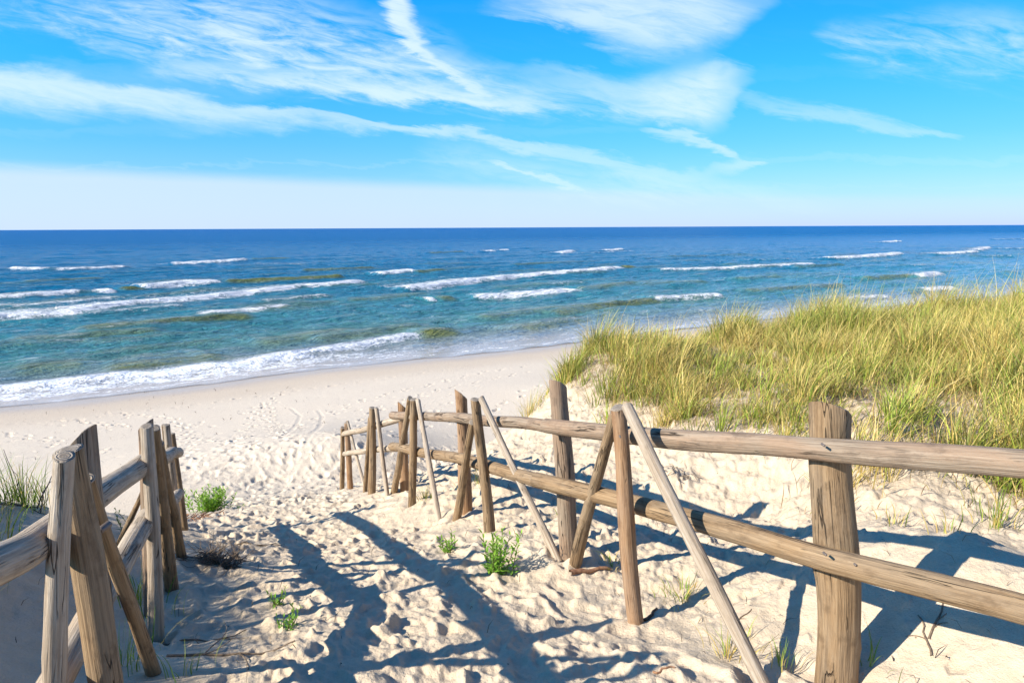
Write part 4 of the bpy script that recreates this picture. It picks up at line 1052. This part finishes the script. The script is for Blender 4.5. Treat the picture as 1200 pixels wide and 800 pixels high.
heap('dark_branch', 36, 592, 4.35, 9, .07, .62, (.3, .9), .0045, DTWIG, 'bare dark twigs sticking up from the shaded hump at the left edge', 'branch', 503)
def stick(px, py, Y, ln, az, r0, mat, label, seed, branches=0, group='sticks lying on the sand'):
    c = at(px, py, Y); z = g1(c[0], c[1]); rr = random.Random(seed)
    pts = []
    a = az
    for i in range(8):
        t = (i / 7 - .5) * ln; x, y = c[0] + math.cos(az) * t + rr.gauss(0, .004), c[1] + math.sin(az) * t + rr.gauss(0, .004)
        pts.append(Vector((x, y, g1(x, y) + r0 * .8)))
    paths = [(pts, r0, r0 * .5)]
    for b in range(branches):
        i = rr.randint(2, 5); paths.append((twig_path(rr, pts[i], az + rr.choice((-1, 1)) * rr.uniform(.4, 1.1), ln * rr.uniform(.3, .6), 0.02, .3), r0 * .55, r0 * .2))
    v, q_ = tube_pts(paths, 7)
    return tag(mesh_np('stick', v, [q_], mat, loc=(c[0], c[1], z)), label, 'stick', group)
stick(692, 668, 3.65, .26, .35, .016, BARK, 'reddish bark strip lying by the foot of the tan brace', 511)
stick(762, 716, 3.15, .12, .8, .010, BARK, 'short rusty stick touching the foot of the rusty stake', 512)
stick(1098, 728, 2.55, .20, .75, .005, TWIG, 'forked twig lying in the lower rail shadow right of the thick post', 513, 2)
stick(1085, 745, 2.5, .20, 1.3, .005, TWIG, 'thin twig just below the forked twig', 514, 1)
stick(778, 782, 2.5, .10, .2, .005, BARK, 'little red stick at the bottom edge near the pale brace', 515)
stick(300, 628, 5.3, .45, .1, .007, TWIG, 'bent twig beyond the twig heap', 516, 2)
stick(270, 760, 2.75, .55, .05, .006, TWIG, 'long root lying in the shade near the bottom left', 517, 3)
stick(235, 735, 3.0, .40, .3, .005, TWIG, 'thin root in the shade beside the left fence', 518, 2)
stick(870, 725, 2.95, .12, .5, .004, TWIG, 'small twig on lit sand between the pale brace and the thick post', 519, 1)
# exposed roots on the undercut clod
heap('exposed_roots', 797, 556, 5.15, 16, .06, .15, (-.6, .1), .003, TWIG, 'small tangle of roots on the clod in the bank behind the rusty stake', 'roots', 521)
# loose litter scattered over the sand (uncountable)
rr = np.random.default_rng(77); n = 3200
lx = rr.uniform(-5, 5.5, n); ly = .9 + 11 * rr.random(n) ** 1.2
a_, b_ = on_path(lx, ly); k = rr.random(n) < np.where(b_ < .3, .9, .35); lx, ly = lx[k], ly[k]
far_b = bz_pts([(rr.uniform(0, 640), rr.uniform(455, 560)) for _ in range(320)]); lx = np.concatenate([lx, far_b[:, 0]]); ly = np.concatenate([ly, far_b[:, 1]]); n = len(lx)
cd = pick(rr, np.array([(.10, .065, .04), (.16, .11, .07), (.24, .17, .10), (.05, .035, .025)]), n)
lv, lq, lc = blades(np.stack([lx, ly, gz(lx, ly) + .003], -1), rr.uniform(.015, .07, n) * (1 + .06 * ly), rr.uniform(0, 6.28, n), rr.uniform(1.2, 1.5, n), rr.uniform(.002, .006, n) * (1 + .25 * np.maximum(ly - 8, 0)), cd, cd, rr, 3)
tag(mesh_np('sand_litter', lv, [lq], GRASS, attrs={'col': ('FLOAT_COLOR', lc)}), 'small dark bits of bark and stalk scattered over the sand', 'litter', kind='stuff')
